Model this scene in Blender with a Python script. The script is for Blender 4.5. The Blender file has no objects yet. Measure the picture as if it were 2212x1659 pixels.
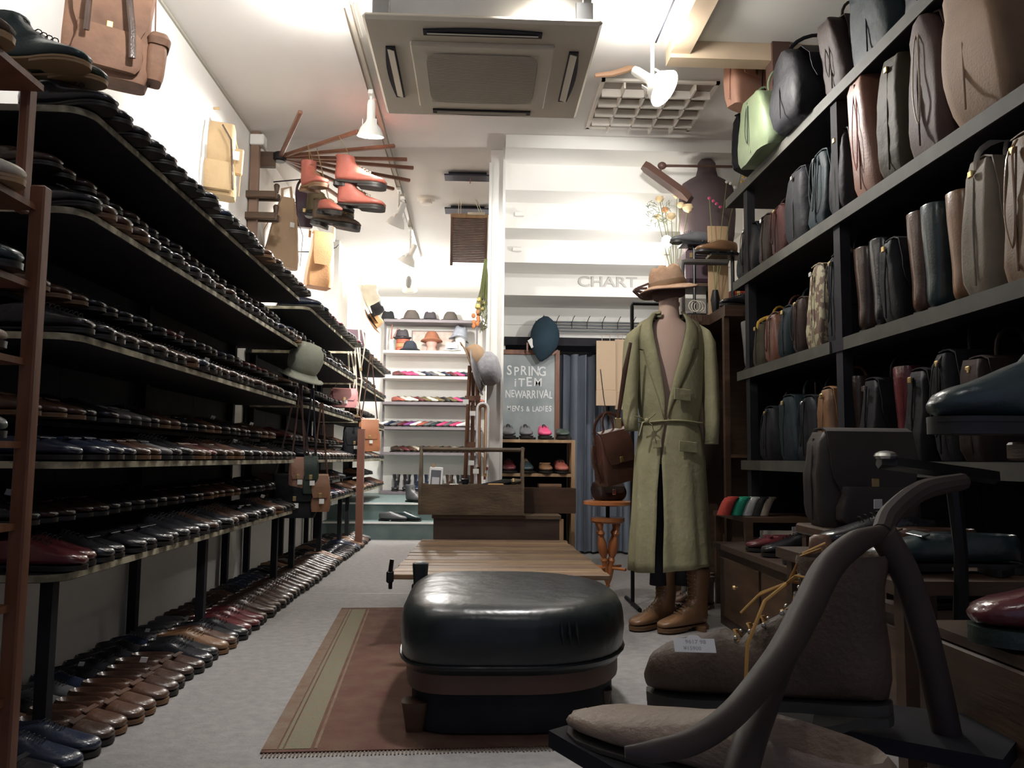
import bpy, math, random
from mathutils import Vector as V, Matrix
random.seed(7)
PI = math.pi
S = bpy.context.scene
COL = S.collection
# ------------------------------------------------------------------ camera
FOC = 1790.0
TH, PS, RO = math.radians(5.14), math.radians(2.37), math.radians(0.6)
CAMP = V((0, 0, 0.8))
_F = V((math.sin(PS)*math.cos(TH), math.cos(PS)*math.cos(TH), math.sin(TH)))
_R0 = V((math.cos(PS), -math.sin(PS), 0))
_U0 = _R0.cross(_F)
_R = _R0*math.cos(RO) + _U0*math.sin(RO)
_U = _U0*math.cos(RO) - _R0*math.sin(RO)
cd = bpy.data.cameras.new('camera')
cam = bpy.data.objects.new('camera', cd); COL.objects.link(cam)
cam.matrix_world = Matrix(((_R.x, _U.x, -_F.x, CAMP.x), (_R.y, _U.y, -_F.y, CAMP.y), (_R.z, _U.z, -_F.z, CAMP.z), (0, 0, 0, 1)))
cd.sensor_fit = 'HORIZONTAL'; cd.sensor_width = 36.0; cd.lens = 36.0*FOC/2212.0
cd.clip_start = 0.05; cd.clip_end = 60
S.camera = cam
def ray(px, py):
    return (_F + _R*((px-1106)/FOC) + _U*((829.5-py)/FOC))
def atY(px, py, y):
    d = ray(px, py); return CAMP + d*(y/d.y)
def atX(px, py, x):
    d = ray(px, py); return CAMP + d*(x/d.x)
def atZ(px, py, z):
    d = ray(px, py); return CAMP + d*((z-CAMP.z)/d.z)
# ------------------------------------------------------------------ view, world, lights
S.view_settings.view_transform = 'Standard'
S.view_settings.look = 'None'
S.view_settings.gamma = 1.0
S.view_settings.use_curve_mapping = False
S.view_settings.exposure = 2.35
W = bpy.data.worlds.new('world'); S.world = W; W.use_nodes = True
W.node_tree.nodes['Background'].inputs[0].default_value = (0.40, 0.44, 0.64, 1)
W.node_tree.nodes['Background'].inputs[1].default_value = 0.08
def spot(name, loc, target, watts, angle=80, blend=.6, size=.04, col=(1, .97, .93)):
    l = bpy.data.lights.new(name, 'SPOT'); l.energy = watts; l.spot_size = math.radians(angle); l.spot_blend = blend
    l.shadow_soft_size = size; l.color = col
    o = bpy.data.objects.new(name, l); COL.objects.link(o); o.location = loc
    o.rotation_euler = (V(target)-V(loc)).to_track_quat('-Z', 'Y').to_euler()
    o['kind'] = 'helper'; return o
def point(name, loc, watts, size=.05, col=(1, .97, .93)):
    l = bpy.data.lights.new(name, 'POINT'); l.energy = watts; l.shadow_soft_size = size; l.color = col
    o = bpy.data.objects.new(name, l); COL.objects.link(o); o.location = loc; o['kind'] = 'helper'; return o
# ------------------------------------------------------------------ materials
MATS = {}
def mat(name, col, rough=.5, metal=0.0, col2=None, nscale=12.0, bump=0.0, bscale=60.0, sheen=0, emit=None, espow=0, wood=False, detail=4, coat=0, amt=.5, spec=None):
    if name in MATS: return MATS[name]
    m = bpy.data.materials.new(name); m.use_nodes = True; nt = m.node_tree; b = nt.nodes['Principled BSDF']
    b.inputs['Base Color'].default_value = (*col, 1); b.inputs['Roughness'].default_value = rough
    b.inputs['Metallic'].default_value = metal
    if spec is not None: b.inputs['Specular IOR Level'].default_value = spec
    if coat: b.inputs['Coat Weight'].default_value = coat; b.inputs['Coat Roughness'].default_value = .12
    if emit: b.inputs['Emission Color'].default_value = (*emit, 1); b.inputs['Emission Strength'].default_value = espow
    tc = nt.nodes.new('ShaderNodeTexCoord'); mp = nt.nodes.new('ShaderNodeMapping'); nt.links.new(tc.outputs['Object'], mp.inputs[0])
    if wood: mp.inputs['Scale'].default_value = wood
    if col2:
        n = nt.nodes.new('ShaderNodeTexNoise'); n.inputs['Scale'].default_value = nscale; n.inputs['Detail'].default_value = detail
        nt.links.new(mp.outputs[0], n.inputs['Vector'])
        r = nt.nodes.new('ShaderNodeValToRGB'); r.color_ramp.elements[0].position = .5-amt*.4; r.color_ramp.elements[1].position = .5+amt*.4
        r.color_ramp.elements[0].color = (*col, 1); r.color_ramp.elements[1].color = (*col2, 1)
        nt.links.new(n.outputs['Fac'], r.inputs[0]); nt.links.new(r.outputs[0], b.inputs['Base Color'])
    if bump:
        n2 = nt.nodes.new('ShaderNodeTexNoise'); n2.inputs['Scale'].default_value = bscale; n2.inputs['Detail'].default_value = 3
        nt.links.new(mp.outputs[0], n2.inputs['Vector'])
        bp = nt.nodes.new('ShaderNodeBump'); bp.inputs['Strength'].default_value = bump; bp.inputs['Distance'].default_value = .01
        nt.links.new(n2.outputs['Fac'], bp.inputs['Height']); nt.links.new(bp.outputs[0], b.inputs['Normal'])
    MATS[name] = m; return m
def lea(name, c, rough=.35, k=1.7, **kw):
    return mat(name, c, rough, col2=tuple(min(1, x*k) for x in c), nscale=kw.pop('nscale', 9), bump=kw.pop('bump', .12), bscale=kw.pop('bscale', 130), **kw)
WHITE = mat('white_paint', (.80, .79, .75), .7, col2=(.74, .73, .70), nscale=3)
WARMW = mat('warm_white_paint', (.78, .74, .68), .75, col2=(.72, .68, .62), nscale=2)
CEIL = mat('ceiling_paint', (.72, .70, .67), .8, col2=(.68, .66, .63), nscale=2)
BLKB = mat('black_board', (.014, .014, .018), .75, col2=(.024, .023, .027), nscale=8, spec=.2)
EDGE = mat('shelf_edge', (.46, .42, .30), .6, col2=(.17, .15, .10), nscale=16, amt=.25)
BLK = mat('black_metal', (.012, .012, .013), .4, metal=.3)
WOODD = mat('dark_wood', (.055, .030, .018), .5, col2=(.10, .055, .03), nscale=4, wood=(1, 1, 8), bump=.1, bscale=20)
WOODM = mat('mid_wood', (.20, .10, .05), .5, col2=(.32, .17, .08), nscale=4, wood=(1, 6, 6), bump=.1, bscale=20)
WOODR = mat('red_wood', (.15, .055, .03), .45, col2=(.24, .10, .05), nscale=5, wood=(6, 6, 1), bump=.05, bscale=20)
WOODL = mat('light_wood', (.50, .33, .19), .55, col2=(.36, .22, .12), nscale=5, wood=(6, 6, 1))
SLAT = mat('slat_wood', (.15, .085, .048), .5, col2=(.30, .19, .10), nscale=5, wood=(1, 14, 4), bump=.15, bscale=30)
OLDW = mat('old_box_wood', (.075, .048, .03), .6, col2=(.15, .105, .06), nscale=6, wood=(1, 3, 3), bump=.2, bscale=25)
CHESTW = mat('chest_wood', (.05, .032, .025), .5, col2=(.08, .05, .036), nscale=6, wood=(1, 4, 4))
STEEL = mat('steel', (.6, .6, .6), .3, metal=1)
BRASS = mat('brass', (.65, .48, .22), .35, metal=1)
CHROME = mat('chrome', (.75, .75, .75), .15, metal=1)
PAPER = mat('white_card', (.85, .85, .82), .7)
TEAL = mat('teal_step', (.10, .155, .155), .6, col2=(.16, .21, .20), nscale=9)
# ------------------------------------------------------------------ mesh builder
class MB:
    def __init__(s): s.v = []; s.f = []
    def add(s, vs, fs, M=None):
        n = len(s.v)
        s.v += [tuple(M @ V(p)) if M else tuple(p) for p in vs]
        s.f += [tuple(i+n for i in f) for f in fs]
        return s
    def box(s, c, d, rot=None, ch=0):
        cx, cy, cz = c; x, y, z = d[0]/2, d[1]/2, d[2]/2
        M = Matrix.Translation(c) @ (rot.to_4x4() if rot else Matrix.Identity(4))
        if ch <= 0:
            vs = [(a*x, b*y, e*z) for e in (-1, 1) for b in (-1, 1) for a in (-1, 1)]
            fs = [(0, 2, 3, 1), (4, 5, 7, 6), (0, 1, 5, 4), (2, 6, 7, 3), (0, 4, 6, 2), (1, 3, 7, 5)]
            return s.add(vs, fs, M)
        ch = min(ch, x*.9, y*.9, z*.9)
        rings = []
        for zz, k in ((-z, ch), (-z+ch, 0), (z-ch, 0), (z, ch)):
            a, b = x-k, y-k; q = ch
            rings.append([(a-q*(k == 0), -b, zz), (a, -b+q*(k == 0), zz), (a, b-q*(k == 0), zz), (a-q*(k == 0), b, zz),
                          (-a+q*(k == 0), b, zz), (-a, b-q*(k == 0), zz), (-a, -b+q*(k == 0), zz), (-a+q*(k == 0), -b, zz)])
        return s.loft(rings, M=M)
    def span(s, a, b, ch=0):
        return s.box([(a[i]+b[i])/2 for i in range(3)], [abs(b[i]-a[i]) for i in range(3)], None, ch)
    def loft(s, rings, cap=(1, 1), M=None, closed=True):
        n = len(rings[0]); vs = [p for r in rings for p in r]; fs = []
        for i in range(len(rings)-1):
            for j in range(n if closed else n-1):
                k = (j+1) % n
                fs.append((i*n+j, i*n+k, (i+1)*n+k, (i+1)*n+j))
        if cap[0] and closed: fs.append(tuple(range(n-1, -1, -1)))
        if cap[1] and closed: fs.append(tuple((len(rings)-1)*n+j for j in range(n)))
        return s.add(vs, fs, M)
    def tube(s, pts, r, n=8, flat=None, M=None, cap=True):
        pts = [V(p) for p in pts]; rings = []
        up = None
        for i, p in enumerate(pts):
            t = (pts[min(i+1, len(pts)-1)]-pts[max(i-1, 0)])
            t = t.normalized() if t.length > 1e-9 else V((0, 0, 1))
            if up is None: up = V((0, 0, 1)) if abs(t.z) < .9 else V((0, 1, 0))
            a = t.cross(up)
            if a.length < 1e-4: a = t.cross(V((1, 0, 0)))
            a.normalize(); b = a.cross(t).normalized(); up = b
            rr = r[i] if isinstance(r, (list, tuple)) else r
            f = flat if flat else 1
            rings.append([p + a*rr*math.cos(2*PI*j/n) + b*rr*f*math.sin(2*PI*j/n) for j in range(n)])
        return s.loft(rings, (cap, cap), M)
    def lathe(s, prof, n=16, M=None, cap=(1, 1)):
        return s.loft([[(r*math.cos(2*PI*j/n), r*math.sin(2*PI*j/n), z) for j in range(n)] for r, z in prof], cap, M)
    def prism(s, poly, z0, z1, M=None):
        return s.loft([[(x, y, z0) for x, y in poly], [(x, y, z1) for x, y in poly]], (1, 1), M)
    def ell(s, c, r, n=12, m=8, M=None):
        rings = []
        for i in range(m+1):
            a = -PI/2 + PI*i/m
            k = max(math.cos(a), .02)
            rings.append([(c[0]+r[0]*k*math.cos(2*PI*j/n), c[1]+r[1]*k*math.sin(2*PI*j/n), c[2]+r[2]*math.sin(a)) for j in range(n)])
        return s.loft(rings, (1, 1), M)
    def mesh(s, name, m, smooth=.6):
        me = bpy.data.meshes.new(name); me.from_pydata(s.v, [], s.f); me.validate()
        me.materials.append(m)
        if smooth:
            me.shade_smooth(); me.set_sharp_from_angle(angle=smooth)
        return me
    def build(s, name, m, parent=None, smooth=.6):
        o = bpy.data.objects.new(name, s.mesh(name, m, smooth)); COL.objects.link(o)
        if parent: o.parent = parent
        return o
def tag(o, label=None, cat=None, group=None, kind=None):
    if label: o['label'] = label
    if cat: o['category'] = cat
    if group: o['group'] = group
    if kind: o['kind'] = kind
    return o
def thing(name, label, cat, loc=(0, 0, 0), rz=0, group=None, rot=None, sc=None):
    o = bpy.data.objects.new(name, None); COL.objects.link(o); o.empty_display_size = .05
    o.location = loc; o.rotation_euler = rot if rot else (0, 0, rz)
    if sc: o.scale = (sc,)*3 if not isinstance(sc, tuple) else sc
    return tag(o, label, cat, group)
KIDS = {}
def kids(o): return [c for c in bpy.data.objects if c.parent == o]
def copyt(root, kd, loc, rot, label, group=None, sc=None):
    r = root.copy(); COL.objects.link(r); r.location = loc; r.rotation_euler = rot; r['label'] = label
    if group: r['group'] = group
    if sc: r.scale = (sc,)*3
    for ch in kd:
        c = ch.copy(); COL.objects.link(c); c.parent = r
    return r
def struct(name, mb, m, parent=None, smooth=.6):
    o = mb.build(name, m, parent, smooth)
    if not parent: o['kind'] = 'structure'
    return o
def rx(a): return Matrix.Rotation(a, 4, 'X')
def ry(a): return Matrix.Rotation(a, 4, 'Y')
def rzm(a): return Matrix.Rotation(a, 4, 'Z')
def T(*p): return Matrix.Translation(p)
def arc(c, r0, a0, a1, n, plane='xz', r1=None):
    out = []
    for i in range(n+1):
        a = a0+(a1-a0)*i/n; x, z = r0*math.cos(a), (r1 or r0)*math.sin(a)
        out.append({'xz': (c[0]+x, c[1], c[2]+z), 'yz': (c[0], c[1]+x, c[2]+z), 'xy': (c[0]+x, c[1]+z, c[2])}[plane])
    return out
def text(name, s, size, m, parent, M, depth=.0006, font_shear=0):
    cu = bpy.data.curves.new(name, 'FONT'); cu.body = s; cu.size = size; cu.extrude = depth; cu.align_x = 'CENTER'; cu.align_y = 'CENTER'; cu.resolution_u = 3; cu.offset = size*.014
    cu.shear = font_shear
    t = bpy.data.objects.new('tmp', cu); COL.objects.link(t)
    dg = bpy.context.evaluated_depsgraph_get()
    me = bpy.data.meshes.new_from_object(t.evaluated_get(dg)); bpy.data.objects.remove(t)
    me.materials.clear(); me.materials.append(m)
    o = bpy.data.objects.new(name, me); COL.objects.link(o); o.parent = parent; o.matrix_local = M
    return o
def smooth(pts, k=6):
    pts = [V(p) for p in pts]; P = [pts[0]*2-pts[1]]+pts+[pts[-1]*2-pts[-2]]; out = []
    for i in range(1, len(P)-2):
        for j in range(k):
            t = j/k; a, b, c, d = P[i-1:i+3]
            out.append(.5*((2*b)+(c-a)*t+(2*a-5*b+4*c-d)*t*t+(3*b-a-3*c+d)*t**3))
    return out+[pts[-1]]
def smoothr(r, k=6):
    return [r[i]+(r[i+1]-r[i])*j/k for i in range(len(r)-1) for j in range(k)]+[r[-1]]
ORD = 'first second third fourth fifth sixth seventh eighth ninth tenth eleventh twelfth thirteenth fourteenth fifteenth sixteenth seventeenth eighteenth nineteenth twentieth'.split()
def ordw(i):
    if i < 20: return ORD[i]
    t = {20: 'twenty', 30: 'thirty', 40: 'forty', 50: 'fifty', 60: 'sixty'}
    n = i+1; te = n//10*10
    if n % 10 == 0: return {30: 'thirtieth', 40: 'fortieth', 50: 'fiftieth', 60: 'sixtieth'}[n]
    return t[te]+'-'+ORD[n % 10-1]
# lamps of the shop (housings built further down), plus added fill lights
WX0, WX1, H = -1.5, 1.9, 2.9
point('pendant_light', (-.76, 9.2, 2.62), 18, .06)
spot('track_spot_light', (-.62, 4.95, 2.52), (-1.5, 4.6, 1.9), 40, 100)
spot('track_spot_light', (-.62, 6.3, 2.55), (-1.5, 6.6, 2.0), 40, 110)
spot('track_spot_light', (-.62, 8.0, 2.5), (-.6, 9.5, .6), 30, 100)
spot('ceiling_spot_light', (.86, 3.86, 2.5), (1.6, 3.1, 1.9), 12, 95)
spot('shelf_spot_light', (1.3, 5.35, 2.0), (.4, 6.2, 1.9), 8, 150)
spot('aisle_spot_light', (.3, 3.0, 2.86), (-.05, 3.3, 0), 30, 62, size=.1)  # added fill for the floor and pouf, no fitting overhead
spot('wall_spot_light', (-.62, 2.2, 2.75), (-1.5, 3.0, 2.6), 14, 110)  # added fill that brightens the upper wall, has no housing
spot('pillar_spot_light', (-.15, 4.3, 2.75), (.1, 5.5, 1.5), 13, 80)  # added to whiten the pillar front, no lamp hangs here
spot('mannequin_spot_light', (-.6, 2.5, 2.8), (.93, 4.0, 1.15), 20, 30, .7)  # added front light for the neck and coat, without a fitting
spot('stair_spot_light', (.82, 3.9, 2.45), (.75, 6.0, 2.0), 14, 75)
point('ceiling_lamp_light', (-.74, 3.62, 2.80), 4.2, .07)
point('front_lamp_light', (.25, .9, 2.80), 1.8, .10)  # added unseen fill for the ceiling and the near part
point('bag_lamp_light', (.80, 3.74, 2.76), 2.2, .06)  # added spill around the bright spotlight, lifts the ceiling beside it
# ------------------------------------------------------------------ room shell
FLOORM = mat('grey_floor', (.33, .315, .305), .75, col2=(.25, .24, .24), nscale=26, bump=.25, bscale=90, detail=8)
fl = struct('floor', MB().span((WX0-.1, -1.2, -.1), (WX1+.1, 8.2, 0)), FLOORM)
seam = MB()
for y in (3.62, 4.05, 5.0):
    seam.box((-.35, y, .0008), (1.3 if y > 4.5 else .62, .006, .0016))
seam.box((-.10, 3.84, .0008), (.006, .43, .0016))
seam.build('floor_seam', mat('seam_metal', (.75, .73, .66), .4), fl)
pf = struct('trim_1', MB().span((WX0-.1, 8.2, -.1), (1.6, 8.5, .17)).span((WX0-.1, 8.5, -.1), (1.6, 11, .34)), TEAL)
struct('step_nosing', MB().span((WX0, 8.185, .155), (.9, 8.2, .172)).span((WX0, 8.485, .325), (.9, 8.5, .342)), PAPER, pf)
struct('wall_left', MB().span((WX0-.1, -1.2, 0), (WX0, 10.9, H)), WHITE)
struct('wall_right', MB().span((WX1, -1.2, 0), (WX1+.1, 10.9, H)), WARMW)
struct('wall_back', MB().span((WX0-.1, 10.8, .3), (WX1+.1, 10.9, H)), WHITE)
struct('ceiling', MB().span((WX0-.1, -1.2, H), (WX1+.1, 10.9, H+.1)), CEIL)
struct('trim_2', MB().span((WX0, .5, H-.012), (WX0+.012, 5.35, H)), mat('trim_paint', (.42, .40, .34), .6))
# boxed pilaster on the wall behind the racks
struct('wall_pilaster', MB().span((WX0, 8.0, .34), (-1.37, 8.6, H)), WHITE)
# white metal-clad post between the recess and the stair
po = struct('pillar', MB().span((.07, 5.5, 0), (.15, 5.62, H)).span((.15, 5.44, 0), (.167, 5.62, H)), WHITE)
struct('pillar_channel', MB().span((.058, 5.47, .5), (.075, 5.5, H-.1)), WHITE, po)
# underside of the stair: riser backs and tread undersides, falling away from the aisle
prof = [(5.22, 2.1), (5.22, 2.014), (5.52, 2.014), (5.52, 1.83), (5.80, 1.83), (5.80, 1.643), (6.10, 1.643), (6.10, 1.465),
        (6.475, 1.465), (6.475, 1.291), (7.0, 1.291), (7.0, 1.138)]
st = thing('staircase_underside', None, None); st['kind'] = 'structure'
for i in range(len(prof)-1):
    (y0, h0), (y1, h1) = prof[i], prof[i+1]
    if y0 == y1: MB().span((.16, y0, h1+.8), (WX1, y0+.03, h0+.8)).build('riser', WHITE, st)
    else: MB().span((.16, y0+.03, h0+.8), (WX1, y1+.03, h0+.83)).build('tread', WHITE, st)
for y, z in ((5.80, 2.60), (6.10, 2.42)):
    MB().box((.28, y-.02, z-.06), (.07, .02, .03), ch=.004).build('bracket', WHITE, st)
text('lettering', 'CHART', .115, mat('grey_letter', (.50, .49, .47), .7), st, T(1.02, 6.46, 2.205) @ Matrix.Scale(1.25, 4, (1, 0, 0)) @ rx(PI/2), .001)
struct('wall_closet', MB().span((.16, 7.0, 1.80), (WX1, 7.06, 1.94)).span((.16, 7.0, 0), (.23, 7.06, 1.8)).span((1.75, 7.0, 0), (WX1, 7.06, 1.8)).span((.16, 7.75, 0), (WX1, 7.8, 1.8)), WHITE)
struct('wall_recess', MB().span((.10, 5.62, 0), (.16, 10.8, H)), WHITE)
# lintel in front of the closet
MB().span((.22, 6.96, 1.76), (1.75, 7.0, 1.83)).build('header_board', BLKB, bpy.data.objects['wall_closet'])
# ------------------------------------------------------------------ footwear
def foot_rings(st, n=14, y0=0, toe_in=0.0, L=.29):
    rings = []
    for fx, fz, bx, bz, w in st:
        F, B = V((fx, 0, fz)), V((bx, 0, bz)); c = (F+B)/2; u = (F-B)/2; r = []
        for j in range(n):
            a = 2*PI*j/n; ca, sa = math.cos(a), math.sin(a)
            ca = math.copysign(abs(ca)**.75, ca); sa = math.copysign(abs(sa)**.8, sa)
            p = c+u*ca; k = max(0, p.x/L)
            r.append((p.x, w*sa+toe_in*k*k, max(p.z, .0)))
        rings.append(r)
    return rings
LOWI = [(.098, .040, .03, .035, .018), (.112, .078, .012, .064, .027), (.118, .087, .006, .071, .031)]
LOWO = [(.128, .088, .001, .060, .035), (.142, .084, -.002, .040, .037), (.155, .079, .000, .016, .037), (.168, .074, .03, .012, .036), (.19, .067, .105, .012, .040),
        (.215, .058, .170, .012, .046), (.24, .050, .215, .012, .047), (.262, .045, .245, .012, .043), (.279, .038, .270, .013, .034), (.289, .028, .285, .015, .019)]
def outline(k=1.0, toe=.0, L=.29, sq=0, point=0):
    pts = []; prof = [(0, 0), (.004, .020), (.02, .032), (.05, .035), (.10, .031), (.14, .035), (.18, .045), (.22, .050), (.25, .047), (.272, .036), (.287, .019), (.292, 0)]
    for x, w in prof: pts.append((x*L/.29*1.008-.002*k, -w*k+toe*(x/L)**2))
    for x, w in reversed(prof[1:-1]): pts.append((x*L/.29*1.008-.002*k, w*k+toe*(x/L)**2))
    return pts
def sole_mb(thick=.012, heel=.012, k=1.0, dz=0, L=.29, toe=.004):
    mb = MB(); o = outline(k, toe, L)
    mb.prism(o, heel+dz, heel+thick+dz)
    mb.prism([(x, y*.96) for x, y in outline(k, toe, .085)], dz, heel+dz)   # heel block
    fo = [(max(x, .125), y*.95) for x, y in o if x > .10]
    mb.prism(fo, dz+heel*.35, heel+dz)
    return mb
def upper_mb(kind='low', h=.15, dz=.0, toe=.004, wk=1.0, high=0):
    if kind == 'low': st = LOWI+LOWO
    elif kind == 'loafer':
        st = [(.128, .030, .03, .03, .018), (.15, .062, .012, .058, .028), (.158, .066, .006, .064, .032), (.166, .064, .001, .055, .036), (.172, .062, 0, .016, .037), (.18, .060, .05, .012, .038)]+[(a, b*.92, c, d, e) for a, b, c, d, e in LOWO[4:]]
    else:
        w0 = .040 if h < .2 else .050
        st = [(.07, h-.10, .0, h-.10, w0-.008), (.085, h-.004, -.008, h-.004, w0-.004), (.092, h, -.012, h, w0), (.094, h-.006, -.014, h-.006, w0+.002)]
        if h > .2:
            st += [(.093, .2+.45*(h-.2), -.012, .2+.45*(h-.2), w0)]
        st += [(.092, .135, -.003, .13, .042), (.103, .118, -.003, .10, .040), (.118, .105, -.005, .07, .039), (.138, .095, -.004, .035, .039), (.155, .086, .002, .014, .038)]+LOWO[3:]
    if kind == 'work':
        st = st[:-6]+[(.192, .086, .105, .012, .043), (.216, .079, .170, .012, .049), (.24, .073, .215, .012, .051), (.262, .067, .245, .012, .048), (.280, .056, .270, .013, .038), (.290, .036, .285, .015, .021)]
    if high: st = [(a, b+high*max(0, 1-a/.22)*(b > .0), c, d+high*(c < .14), e) for a, b, c, d, e in st]
    return MB().loft(foot_rings([(a, b+dz+.010, c, d+dz+.010, e*wk) for a, b, c, d, e in st], toe_in=toe))
def lace_mb(kind='low', n=4, h=.15, dz=0, r=.0016):
    mb = MB(); T_ = [(.128, .090), (.142, .087), (.157, .083), (.172, .079), (.187, .074)]
    if kind != 'low':
        T_ = [(.190, .073), (.172, .080), (.155, .088), (.138, .097), (.120, .106), (.105, .119), (.096, .135)]
        z = .155
        while z < h-.01: T_.append((.098, z)); z += .02
    for i, (x, z) in enumerate(T_):
        w = .014 if kind == 'low' else .016
        pts = [(x-.004, -w, z-.006+dz+.010), (x, -w*.5, z+.0035+dz+.010), (x+.003, 0, z+.0045+dz+.010), (x, w*.5, z+.0035+dz+.010), (x-.004, w, z-.006+dz+.010)]
        if kind != 'low' and z > .1: pts = [(x-.012 if abs(p[1]) > .01 else x+.003, p[1], z+dz+.006*(1 if i % 2 else -1)*(p[1]/w)) for p in pts]
        mb.tube(pts, r, 5)
    return mb
def eyelets(h=.15, r=.0035):
    mb = MB()
    T_ = [(.186, .064), (.170, .071), (.152, .079), (.135, .087), (.112, .102), (.094, .125)]
    z = .145
    while z < h-.012: T_.append((.088, z)); z += .02
    for x, z in T_:
        for s in (-1, 1): mb.ell((x, s*.022 if z < .1 else s*.026, z+.012), (r, r, r), 8, 4)
    return mb
SOLEB = mat('black_sole', (.02, .018, .016), .5)
SOLEBR = mat('brown_sole', (.16, .085, .04), .55)
SOLET = mat('tan_welt', (.35, .22, .11), .6)
LEA = {
 'black': lea('leather_black', (.016, .016, .019), .22, 1.5, coat=.35),
 'dark brown': lea('leather_dark_brown', (.040, .022, .016), .26, 1.8, coat=.3),
 'brown': lea('leather_brown', (.065, .032, .02), .28, 1.7, coat=.3),
 'tan': lea('leather_tan', (.17, .09, .045), .34, 1.5, coat=.2),
 'burgundy': lea('leather_burgundy', (.085, .018, .022), .22, 1.8, coat=.4),
 'navy': lea('leather_navy', (.016, .022, .042), .24, 1.7, coat=.3),
 'grey': lea('leather_grey', (.10, .10, .105), .4, 1.5),
 'green': lea('leather_green', (.022, .036, .027), .35, 1.6),
 'red': lea('leather_red', (.33, .095, .070), .45, 1.3),
 'pink': lea('leather_pink', (.55, .06, .16), .4, 1.3),
 'cream': lea('leather_cream', (.62, .56, .45), .5, 1.15),
 'purple': lea('leather_purple', (.14, .04, .15), .4, 1.5),
 'white': lea('leather_white', (.75, .73, .70), .45, 1.05),
 'olive': lea('leather_olive', (.11, .085, .04), .5, 1.6),
 'oiled brown': lea('leather_oiled', (.075, .048, .030), .62, 1.7, nscale=14, bump=.3),
 'taupe': lea('leather_taupe', (.24, .175, .125), .55, 1.35, nscale=7, bump=.25),
 'teal': lea('leather_teal', (.020, .034, .036), .3, 1.9, coat=.2),
 'yellow': lea('leather_yellow', (.55, .33, .05), .45, 1.3),
}
LACEB = mat('lace_black', (.02, .02, .02), .8)
LACEW = mat('lace_tan', (.30, .20, .10), .8)
EYE = mat('eyelet', (.6, .58, .5), .3, metal=1)
MESHC = {}
def foot(name, label, cat, color, kind='low', loc=(0, 0, 0), rot=(0, 0, 0), h=.15, group=None, sole=SOLEB, lace=LACEB, sc=1.0, heelh=.012, tagc=False, thick=.006, eyes=False):
    key = (color, kind, h, sole.name, heelh, thick, lace is None)
    if key not in MESHC:
        MESHC[key] = (upper_mb(kind, h, dz=heelh+thick-.022, high=0).mesh('upper', LEA[color], 1.2), sole_mb(thick, heelh).mesh('sole', sole),
                      None if kind in ('loafer', 'pull') or lace is None else lace_mb(kind, h=h, dz=heelh+thick-.022).mesh('laces', lace))
    up, so, la = MESHC[key]
    t = thing(name, label, cat, loc, group=group, rot=rot, sc=sc)
    for nm, me in (('upper', up), ('sole', so), ('laces', la)):
        if me:
            o = bpy.data.objects.new(nm, me); COL.objects.link(o); o.parent = t
    if kind == 'loafer':
        MB().box((.185, 0, .069), (.016, .074, .004), ry(.35).to_3x3(), .001).build('strap', LEA[color], t)
    if eyes: eyelets(h).build('eyelets', EYE, t)
    if tagc: MB().box((.14, .0, .115), (.03, .002, .022), rzm(.5).to_3x3()).build('price_tag', PAPER, t)
    return t
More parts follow.
